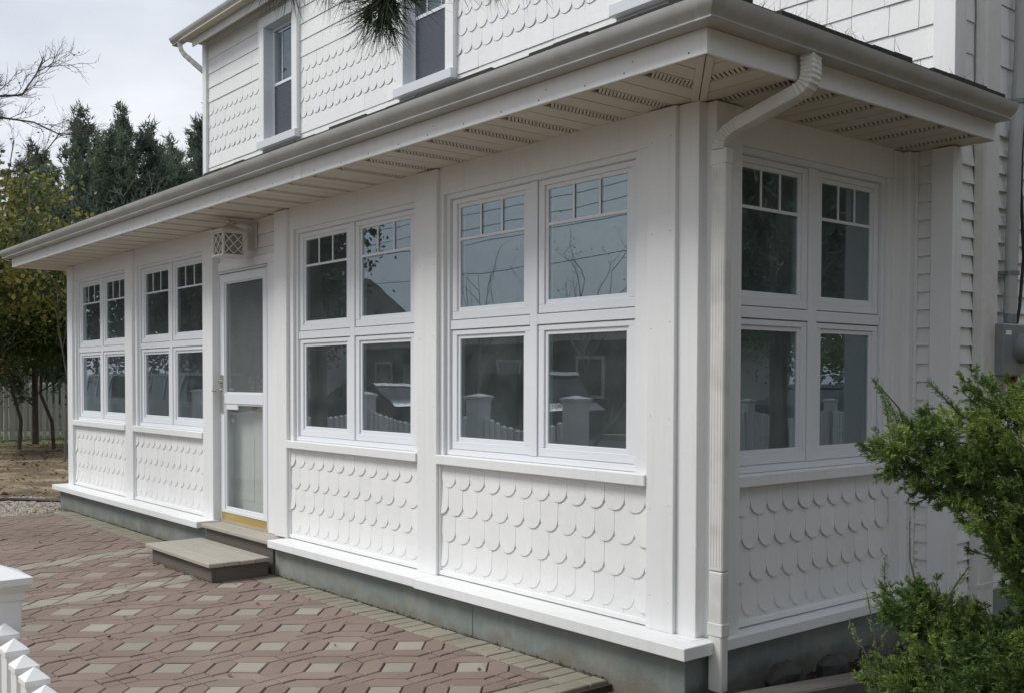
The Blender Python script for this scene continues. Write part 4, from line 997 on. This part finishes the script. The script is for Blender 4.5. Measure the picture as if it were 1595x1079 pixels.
def bough_tree():
    r = np.random.default_rng(51); t = thing('bare_tree', (-8.5, -2.9, 0), 'half bare tree reaching its limbs in from the left picture edge', 'tree'); mb = MB(); E = []
    mb.tube([(-8.5, -2.9, -.05), (-8.45, -2.85, 1.6), (-8.35, -2.7, 3.2), (-8.3, -2.6, 4.6), (-8.35, -2.6, 6.0)], [.12, .10, .08, .05, .02], 8)
    def twig(p, d, L, rad, lv):
        n = 5; q = np.array(p, float); d = unit(np.array(d, float)); pts = [tuple(q)]
        for i in range(n):
            d = unit(d + r.normal(0, .17, 3) + np.array([0, 0, .05])); q = q + d * L / n; pts.append(tuple(q))
            if lv and r.random() < .9: twig(q, unit(d + r.normal(0, .55, 3) + np.array([0, .1, .15])), L * r.uniform(.4, .65), rad * .6, lv - 1)
        mb.tube(pts, [rad * (1 - .15 * i) for i in range(n + 1)], 4); E.append(q)
    limbs = [([(-8.3, -2.6, 3.9), (-8.0, -1.7, 4.2), (-7.9, -1.15, 4.27), (-7.84, -.95, 4.30), (-7.80, -.82, 4.52), (-7.78, -.75, 4.70)], .017),
             ([(-8.3, -2.6, 3.6), (-8.0, -1.7, 4.0), (-7.89, -1.15, 4.06), (-7.80, -.85, 4.04), (-7.72, -.60, 3.93), (-7.66, -.45, 3.96)], .014),
             ([(-8.2, -2.5, 3.2), (-8.0, -1.5, 3.4), (-7.85, -1.0, 3.55), (-7.75, -.75, 3.75), (-7.70, -.62, 3.95)], .010),
             ([(-8.2, -2.5, 3.0), (-8.0, -1.6, 3.1), (-7.9, -1.1, 3.35), (-7.87, -1.02, 3.85)], .009)]
    for pts, rad in limbs:
        mb.tube(pts, [rad * (1 - .13 * i) for i in range(len(pts))], 6)
        for k in range(2, len(pts)):
            a, b_ = np.array(pts[k - 1]), np.array(pts[k])
            for q in range(3): twig(a + (b_ - a) * r.random(), unit(b_ - a) * .8 + np.array([.15, .55, .45]) + r.normal(0, .35, 3), r.uniform(.18, .42), rad * .3, 2)
        E += [np.array(pts[-1])]
    build(mb, 'trunk', BARK, t); E = np.array(E); k = r.integers(0, len(E), 70); P = E[k] + r.normal(0, .02, (70, 3)); soup('crown', blades(P, unit(r.normal(size=P.shape)), r.uniform(.5, 1, 70) * .035, .010, r, True), GRNL, t, (-7.8, -.9, 4.2))
    P = []; D = []
    for c in ((-7.93, -1.22, 4.36), (-7.92, -1.18, 4.42), (-7.9, -1.2, 4.12), (-7.92, -1.25, 4.3), (-7.90, -1.19, 4.05), (-7.92, -1.2, 3.75)):
        for q in range(130): P.append(np.array(c) + r.normal(0, .03, 3)); D.append(unit(np.array([.3, .5, .5]) + r.normal(0, .6, 3)))
    soup('needle_tuft', blades(np.array(P), np.array(D), r.uniform(.05, .11, len(P)), .0035, r), PINEN, t, (-7.9, -1.2, 4.2))
bough_tree()
bare(-16.5, 2.2, [((-16.5, 2.2, -.05), (.02, .05, 1), 3.4, .028), ((-16.5, 2.2, 3.2), (.6, .6, .5), 1.9, .024), ((-16.5, 2.2, 3.1), (.2, .9, .6), 2.2, .024), ((-16.5, 2.2, 2.9), (.4, -.4, .8), 2.0, .024), ((-16.5, 2.2, 2.6), (.7, .9, .1), 2.4, .022)], 52, 'pale leafless tree tangled in front of the cedars', depth=3)

# juniper by the right corner
def juniper():
    r = np.random.default_rng(61); bx, by = 1.62, .05
    t = thing('juniper', (bx, by, 0), 'bright green feathery juniper shrub beside the right end of the porch', 'shrub')
    # clump centre, radius
    CL = [((1.20, -.33, 1.36), .13), ((1.30, -.25, 1.30), .17), ((1.06, -.42, 1.27), .105), ((1.12, -.36, 1.20), .12), ((.985, -.54, 1.225), .075), ((.95, -.60, 1.20), .055), ((1.04, -.52, 1.17), .085), ((1.11, -.48, 1.12), .095),
          ((1.20, -.36, 1.14), .13), ((1.18, -.42, 1.03), .10), ((1.30, -.28, 1.02), .15), ((1.27, -.32, .90), .11), ((1.32, -.28, .78), .13), ((1.40, -.2, 1.15), .2), ((1.42, -.2, .85), .2), ((1.36, -.25, .66), .14),
          ((.90, -.36, .68), .07), ((.95, -.35, .63), .10), ((1.03, -.32, .60), .10), ((1.12, -.30, .56), .11), ((1.20, -.32, .54), .13), ((1.01, -.45, .50), .10), ((1.10, -.48, .47), .10), ((1.22, -.45, .45), .13), ((1.32, -.35, .5), .15), ((.955, -.53, .44), .07), ((1.05, -.55, .38), .10), ((1.2, -.5, .33), .14), ((1.35, -.3, .3), .2), ((1.0, -.45, .33), .12), ((1.45, -.15, .55), .2), ((1.48, -.15, 1.35), .16),
          ((1.25, .0, .9), .2), ((1.35, .1, .5), .22), ((1.45, .1, 1.1), .22)]
    wd = MB(); root = np.array([bx, by, -.03]); P = []; D = []; Lh = []
    for c, R in CL:
        c = np.array(c); mid = np.array([root[0] * .6 + c[0] * .4, root[1] * .6 + c[1] * .4, c[2] - .04]); wd.tube([tuple(root), (root[0], root[1], mid[2] * .6), tuple(mid), tuple(c)], [.02, .016, .010, .004], 5)
        out = unit(c - np.array([1.40, -.10, c[2] - .10])); nsub = int(8 + 2500 * R * R)
        for u_ in range(nsub):
            dr = unit(r.normal(size=3)); sc_ = c + dr * R * r.uniform(.45, 1.08) * np.array([1, 1, .85]); ax_ = unit(dr * .7 + out * .6 + np.array([0, 0, .5]) + r.normal(0, .25, 3)); SL = r.uniform(.05, .10)
            wd.tube([tuple(sc_ - ax_ * SL * .4), tuple(sc_ + ax_ * SL * .8)], [.0022, .0008], 3)
            for i in range(15):       # side sprays along a short shoot
                f = r.random(); o = sc_ + ax_ * SL * (f * 1.2 - .3); sd = unit(ax_ * .9 + r.normal(0, .55, 3)); sl2 = r.uniform(.015, .038) * (1.1 - .5 * f)
                for k in range(7):
                    q = o + sd * sl2 * (k / 7)
                    for b in range(2): P.append(q); D.append(sd * 1.1 + r.normal(0, .38, 3)); Lh.append(r.uniform(.010, .020))
    # long shoots
    for a, b, n in (((.985, -.54, 1.27), (.905, -.62, 1.475), 40), ((.96, -.57, 1.25), (.93, -.6, 1.40), 25), ((1.10, -.4, 1.35), (1.02, -.48, 1.47), 22), ((1.0, -.5, 1.29), (.93, -.5, 1.37), 25), ((.93, -.36, .72), (.90, -.37, .98), 5), ((.84, -.45, .30), (.80, -.35, .83), 26), ((.84, -.45, .42), (.76, -.40, .70), 14), ((.9, -.5, .3), (.72, -.45, .60), 14), ((.75, -.65, .1), (.60, -.55, .23), 18), ((1.04, -.4, .70), (1.10, -.36, .84), 10)):
        a, b = np.array(a), np.array(b); wd.tube([tuple(a), tuple((a + b) / 2 + r.normal(0, .008, 3)), tuple(b)], [.004, .003, .0015], 4)
        for k in range(n * 9):
            f = r.random(); P.append(a + (b - a) * f + r.normal(0, .004, 3)); D.append(unit(b - a) * .8 + r.normal(0, .5, 3)); Lh.append(r.uniform(.010, .022))
    P = np.array(P); D = unit(np.array(D)); Lh = np.array(Lh)
    build(wd, 'stem', BARK, t); soup('foliage', blades(P, D, Lh * 1.15, .0017, r, True), JUNI, t, (bx, by, .8))
juniper()

# overhanging pine
def pine():
    r = np.random.default_rng(71); t = thing('pine_tree', (-2.2, -4.1, 0), 'long needled pine whose bough tip hangs in at the top', 'tree')
    wd = MB(); wd.tube([(-2.2, -4.1, -.05), (-2.15, -4.1, 1.5), (-2.3, -4.05, 3.0), (-2.25, -4.0, 5.0), (-2.2, -4.0, 6.4)], [.15, .13, .11, .07, .03], 9)
    tufts = []
    def bough(pts, rad): wd.tube(pts, [rad * (1 - .7 * i / (len(pts) - 1)) for i in range(len(pts))], 6)
    bough([(-2.3, -4.05, 2.95), (-1.3, -3.5, 3.05), (-.4, -2.9, 2.85), (.25, -2.45, 2.62), (.60, -2.18, 2.545), (.66, -2.12, 2.56)], .045)
    vis = [((.62, -2.14, 2.56), (-.2, .2, -1), .5), ((.45, -2.35, 2.43), (-.2, 0, -1), 1.0), ((.47, -2.32, 2.42), (.3, .2, -1), .9), ((.43, -2.38, 2.45), (-.9, -.5, -.5), .8), ((.64, -2.12, 2.545), (.0, .1, -1), .35), ((.80, -1.90, 2.58), (.2, .3, -.8), .3), ((.28, -2.60, 2.55), (-.1, -.1, -1), 1.0), ((.33, -2.55, 2.53), (.1, .1, -1), 1.1), ((.38, -2.46, 2.54), (-.3, 0, -1), 1.1), ((.44, -2.37, 2.47), (-.6, -.3, -.9), 1.1), ((.47, -2.33, 2.49), (.4, .3, -.9), 1.1), ((.58, -2.18, 2.55), (.3, .3, -.9), .5), ((.73, -1.98, 2.58), (.3, .5, -.5), .5), ((.30, -2.56, 2.56), (-.1, -.1, -1), 1.0), ((.35, -2.52, 2.55), (-.25, -.1, -.8), .8), ((.41, -2.42, 2.53), (-.5, -.1, -.8), 1.0), ((.46, -2.34, 2.50), (-.5, -.2, -.9), 1.1), ((.455, -2.33, 2.455), (.0, .0, -1), 1.25), ((.475, -2.31, 2.475), (.2, .2, -1), 1.2),
           ((.49, -2.29, 2.52), (.5, .2, -.6), 1.0), ((.55, -2.22, 2.56), (.3, .4, -.5), .8), ((.62, -2.15, 2.57), (.2, .6, -.4), .8), ((.66, -2.10, 2.57), (.5, .5, -.5), .7), ((.69, -2.03, 2.575), (.3, .6, -.25), .7), ((.44, -2.38, 2.50), (-.8, -.4, -.3), .9), ((.52, -2.27, 2.50), (.6, .3, -.3), .9), ((.455, -2.34, 2.48), (-.3, .2, -.8), 1.0), ((.43, -2.36, 2.55), (0, 0, -.6), 1.0), ((.5, -2.3, 2.57), (.2, 0, -.5), 1.0)]
    for p, d, s in vis:
        tufts.append((np.array(p), unit(np.array(d, float)), s)); wd.tube([tuple(np.array(p) - np.array(d) * .05 + np.array([0, 0, .03])), p], [.006, .004], 5)
    for q in range(120):       # the rest of the crown, high above the picture
        a = r.uniform(0, 6.28); zz = r.uniform(3.9, 6.6); rr2 = (7 - zz) * .55 * r.uniform(.4, 1); c = np.array([-2.2 + math.cos(a) * rr2, -4.1 + math.sin(a) * rr2, zz]); tufts.append((c, unit(np.array([math.cos(a), math.sin(a), .4])), 1.2))
        if q % 3 == 0: wd.tube([(-2.25, -4.05, zz - .4), tuple(c)], [.02, .006], 4)
    P = []; D = []; L = []
    for c, d, s in tufts:
        n = int(62 * s)
        for k in range(n): 
            dd = unit(d * .75 + r.normal(0, .62, 3)); P.append(c - d * r.uniform(0, .035) + r.normal(0, .004, 3)); D.append(dd); L.append(r.uniform(.08, .14) * (1 if c[2] < 3 else 1.3))
    build(wd, 'trunk', BARK, t); soup('needles', blades(np.array(P), np.array(D), np.array(L), .0013, r), PINEN, t, (-1, -3.2, 3))
pine()

# trees that shade the right side and stand in the window reflections
for i, (x, y, h, rad, z0) in enumerate([(4.1, 7.2, 8.0, 2.3, 1.9), (4.3, 3.2, 6.0, 2.1, 1.2), (5.0, .2, 6.0, 2.3, .5), (6.3, 10.6, 8.5, 2.6, 2.0), (6.6, 4.6, 7.5, 2.6, .6), (4.0, 10.8, 8.0, 2.2, 1.9)]):
    cedar(x, y, h, rad, 81 + i, ['big cedar right of the house, second from the street, seen as a reflection', 'cedar nearest the right end wall, seen as a reflection', 'wide cedar at the front of the side yard, seen as a reflection', 'cedar by the side street fence, seen as a reflection', 'tallest cedar in the middle of the side yard, seen as a reflection', 'cedar deep in the side yard along the house, seen as a reflection'][i], z0=z0, dens=1.9, needle=.24, grp='trees mirrored in the windows')
for i, (x, y, h, rad) in enumerate([(6.2, -2.8, 6.0, 2.3), (7.0, -7.0, 6.0, 2.5)]):  # two out-of-view cedars, added to cut the skylight on the right wall
    cedar(x, y, h, rad, 181 + i, ['tall cedar in the front corner of the side yard', 'cedar by the street corner of the side yard'][i], z0=.5, dens=2.6, needle=.26, grp='cedars round the side yard')
for i, (x, y, h) in enumerate([(11.5, 24, 8), (17, 30, 9), (9, 30, 9)]):
    leafy(x, y, h, 3.2, 1.9, 190 + i, ['round street tree beyond the graphite car', 'round tree before the pale side street house', 'round tree at the far end of the side yard'][i], GRNL, 15000, .17, 'street_tree', 1, grp='trees mirrored in the windows', clumps=60)
for i, (x, y, h, rad) in enumerate([(-20.5, -8.0, 7.5, 2.4), (-23, -9, 9.5, 3.0), (-28, -8.0, 10, 3.2), (-15.2, -5.6, 5.8, 1.4), (-34, -9, 11, 3.5), (-33, -14, 9, 3)]):
    leafy(x, y, h, rad, 2.2, 90 + i, ['broad leafy tree by the street, mirrored in the pair left of the door', 'tall leafy street tree mirrored in the second window pair', 'tall leafy street tree mirrored in the far window pair', 'young leafy tree mirrored in the pane right of the door', 'largest leafy street tree at the far end', 'leafy tree over the road before the white house'][i], mat('dark_street_leaves', (.035, .06, .022), .7, var=.35, vscale=1), 21000, .17, 'street_tree', 1, grp='street trees mirrored in the windows', clumps=70)
bare(-9.75, -9, [((-9.75, -9, -.05), (0, 0, 1), 2.2, .04)] + [((-9.75, -9, 1.6 + .1 * k), (math.cos(k * 1.3) * .7, math.sin(k * 1.3) * .7, 1), 1.7, .018) for k in range(6)], 55, 'bare sapling mirrored in the upper right front window', depth=2, leaves=160)
bare(-12.6, -9, [((-12.6, -9, -.05), (0, 0, 1), 2.0, .04)] + [((-12.6, -9, 1.5 + .1 * k), (math.cos(k * 1.7) * .35, math.sin(k * 1.7) * .35, 1), 1.9, .016) for k in range(5)], 56, 'upright bare sapling mirrored beside the fence post', depth=1)

# ------------------------------------------------------------------ things across the road: houses, cars, wires
def far_house(x, y, wx, wy, eave, ridge, wallc, label, roofm=None, gable_x=False):
    t = thing('neighbour_house', (x, y, 0), label, 'house', 'houses across the road'); X0, X1, Y0_, Y1 = x - wx / 2, x + wx / 2, y - wy / 2, y + wy / 2
    mb = MB(); mb.box((X0, Y0_, -.05), (X1, Y1, eave)); 
    wm = mat('neighbour_wall_' + str(round(wallc[0], 2)).replace('.', '_'), wallc, .7, var=.05); build(mb, 'wall', wm, t)
    rf = MB()
    if gable_x:
        o = .3; rf.v = [(X0 - o, Y0_ - o, eave), (x, Y0_ - o, ridge), (X1 + o, Y0_ - o, eave), (X0 - o, Y1 + o, eave), (x, Y1 + o, ridge), (X1 + o, Y1 + o, eave)]; rf.f = [(0, 1, 4, 3), (1, 2, 5, 4), (0, 3, 5, 2)]
        rf.f += [(0, 2, 1), (3, 4, 5)]
    else:
        o = .4; rf.v = [(X0 - o, Y0_ - o, eave), (X0 - o, y, ridge), (X0 - o, Y1 + o, eave), (X1 + o, Y0_ - o, eave), (X1 + o, y, ridge), (X1 + o, Y1 + o, eave)]; rf.f = [(0, 1, 4, 3), (1, 2, 5, 4), (0, 3, 5, 2), (0, 2, 1), (3, 4, 5)]
    build(rf, 'roof', roofm or ASPH, t)
    n = max(2, int(wx / 3.2))
    for k in range(n):
        cx = X0 + wx * (k + .5) / n
        w_ = MB(); ring(w_, lambda u, d, z: (u, Y1 + d, z), cx - .55, cx + .55, .95, 2.15, .09, .09, .09, .09, -.01, .05); fo = build(w_, 'window', FVIN, t)
        q = MB(); q.box((cx - .46, Y1 + .002, 1.04), (cx + .46, Y1 + .02, 2.06)); build(q, 'pane', CGL, fo)
    mb = MB(); cx = X0 + wx * .5 / n + wx / n * .5; mb.box((cx - .48, Y1 + .002, 0), (cx + .48, Y1 + .05, 2.05)); build(mb, 'door', mat('neighbour_door', (.5, .48, .45), .5), t)
BROWNR = mat('brown_roof', (.06, .048, .04), .9, var=.2, vscale=8)
far_house(-23.5, -22, 14, 8, 2.6, 4.2, (.085, .07, .06), 'long low brown house across the road with a dark roof', BROWNR)
far_house(-39, -20, 9, 8, 3.6, 6.4, (.55, .56, .55), 'white gabled house across the road', None, True)
far_house(-8, -23, 10, 8, 2.7, 4.3, (.30, .28, .25), 'tan house across the road near the corner', BROWNR)
far_house(-33.5, 7.8, 9, 7, 4.6, 8.2, (.30, .29, .27), 'neighbour house with a dark gable roof behind the cedars', BROWNR)
far_house(26, 28, 9, 12, 3.0, 5.2, (.5, .5, .48), 'pale house beyond the side street')
def car(x, y, ang, col, label, typ='suv'):
    t = thing('parked_car', (x, y, -.04), label, 'car', 'cars parked on the street'); t.rotation_euler.z = 0
    ca, sa = math.cos(ang), math.sin(ang); base = Vector((x, y, -.04))
    def tf(p): return (base.x + p[0] * ca - p[1] * sa, base.y + p[0] * sa + p[1] * ca, base.z + p[2])
    L, Wd, Hh = (4.7, 1.86, 1.68) if typ == 'suv' else (4.6, 1.8, 1.42)
    pm = mat('car_paint_' + label.split()[0], col, .25, var=.01, spec=.6)
    prof = [(-L / 2, .35), (-L / 2, .75), (-L / 2 + .08, .98), (-L / 2 + 1.05, 1.05), (L / 2 - .35, 1.02), (L / 2 - .03, .85), (L / 2, .35), (L / 2 - .4, .24), (-L / 2 + .4, .24)]
    mb = MB(); 
    mb.loft([[tf((a, s * Wd / 2 * k, b)) for a, b in [(p[0] * (1 if abs(s * k) < .95 else .985), p[1]) for p in prof]] for s, k in ((-1, 1), (-1, .9), (1, .9), (1, 1))]); build(mb, 'body', pm, t, smooth=True)
    c0, c1, c2, c3 = -L / 2 + 1.0, -L / 2 + 1.75, L / 2 - (.75 if typ == 'suv' else 1.3), L / 2 - (.35 if typ == 'suv' else .5)
    mb = MB(); mb.loft([[tf((a, s * (Wd / 2 - (.06 if b < 1.2 else .22)), b)) for a, b in ((c0, 1.02), (c1, Hh - .05), (c2, Hh - .05), (c3, 1.02))] for s in (-1, 1)]); build(mb, 'cabin_glass', CGL, t)
    mb = MB(); mb.loft([[tf((a, s * (Wd / 2 - .20), b)) for a, b in ((c1 - .1, Hh - .07), (c1 + .05, Hh), (c2 - .05, Hh), (c2 + .1, Hh - .07))] for s in (-1, 1)])
    for a0, a1 in ((c1 - .02, c1 + .04), ((c1 + c2) / 2 - .04, (c1 + c2) / 2 + .04), (c2 - .08, c2)):
        for s in (-1, 1): mb.loft([[tf((a0, s * (Wd / 2 - .055), 1.03)), tf((a1, s * (Wd / 2 - .055), 1.03)), tf((a1, s * (Wd / 2 - .215), Hh - .05)), tf((a0, s * (Wd / 2 - .215), Hh - .05))], [tf((a0, s * (Wd / 2 - .035), 1.03)), tf((a1, s * (Wd / 2 - .035), 1.03)), tf((a1, s * (Wd / 2 - .195), Hh - .05)), tf((a0, s * (Wd / 2 - .195), Hh - .05))]])
    build(mb, 'roof', pm, t)
    for a in (-L / 2 + .85, L / 2 - .85):
        for s in (-1, 1):
            mb = MB(); mb.tube([tf((a, s * (Wd / 2 - .2), .34)), tf((a, s * (Wd / 2 + .01), .34))], .34, 16); wh = build(mb, 'wheel', RUBR, t)
            mb = MB(); mb.tube([tf((a, s * (Wd / 2 + .011), .34)), tf((a, s * (Wd / 2 + .02), .34))], .2, 12); build(mb, 'rim', STEEL, wh)
    for s in (-1, 1):
        mb = MB(); mb.loft([[tf((-L / 2 - .005, s * .5, .68)), tf((-L / 2 - .005, s * .85, .68)), tf((-L / 2 - .005, s * .85, .82)), tf((-L / 2 - .005, s * .5, .82))], [tf((-L / 2 + .05, s * .5, .68)), tf((-L / 2 + .05, s * .85, .68)), tf((-L / 2 + .05, s * .85, .82)), tf((-L / 2 + .05, s * .5, .82))]]); build(mb, 'headlight', VINYL, t)
car(-15.4, -12.2, 0, (.02, .022, .028), 'black suv parked across the road, mirrored right of the gate post')
car(-20.9, -12.2, 0, (.035, .038, .045), 'charcoal saloon parked before the brown house', 'saloon')
car(-26.5, -7.0, .05, (.72, .73, .74), 'white suv parked at the near kerb far down the street')
car(-20.8, -6.6, .03, (.50, .51, .52), 'silver suv parked at the near kerb, mirrored beside the door')
car(9.6, 17.2, 1.45, (.03, .032, .036), 'graphite saloon on the side street beyond the fence', 'saloon')
for i, x in enumerate((-38, -4)):
    t = thing('utility_pole', (x, -16.2, 0), ['wooden utility pole far down the street', 'wooden utility pole near the street corner'][i], 'pole', 'utility poles')
    mb = MB(); mb.tube([(x, -16.2, -.05), (x, -16.2, 8.2)], [.15, .10], 10); build(mb, 'pole', BARK, t)
    mb = MB(); mb.box((x - .06, -17.2, 7.4), (x + .06, -15.2, 7.52)); build(mb, 'cross_arm', BARK, t)
for i, (z, y, lb) in enumerate(((7.55, -17.1, 'topmost back power wire over the street'), (7.55, -15.3, 'topmost front power wire over the street'), (6.9, -16.2, 'middle power wire over the street'), (6.45, -16.2, 'lower power wire over the street'), (5.5, -16.2, 'lowest telephone wire over the street'))):
    mb = MB(); pts = [(-38 + 34 * k / 12, y, z - 1.0 * (4 * (k / 12) * (1 - k / 12)) * .8) for k in range(13)]; mb.tube(pts, .010, 4)
    mb.tube([(-4 + 34 * k / 8, y, z - .8 * 4 * (k / 8) * (1 - k / 8)) for k in range(9)], .010, 4); tag(build(mb, 'power_wire', CABLE), lb, 'wire', 'wires over the street')
print('shingles', SHN[0], 'pavers', len(pav))
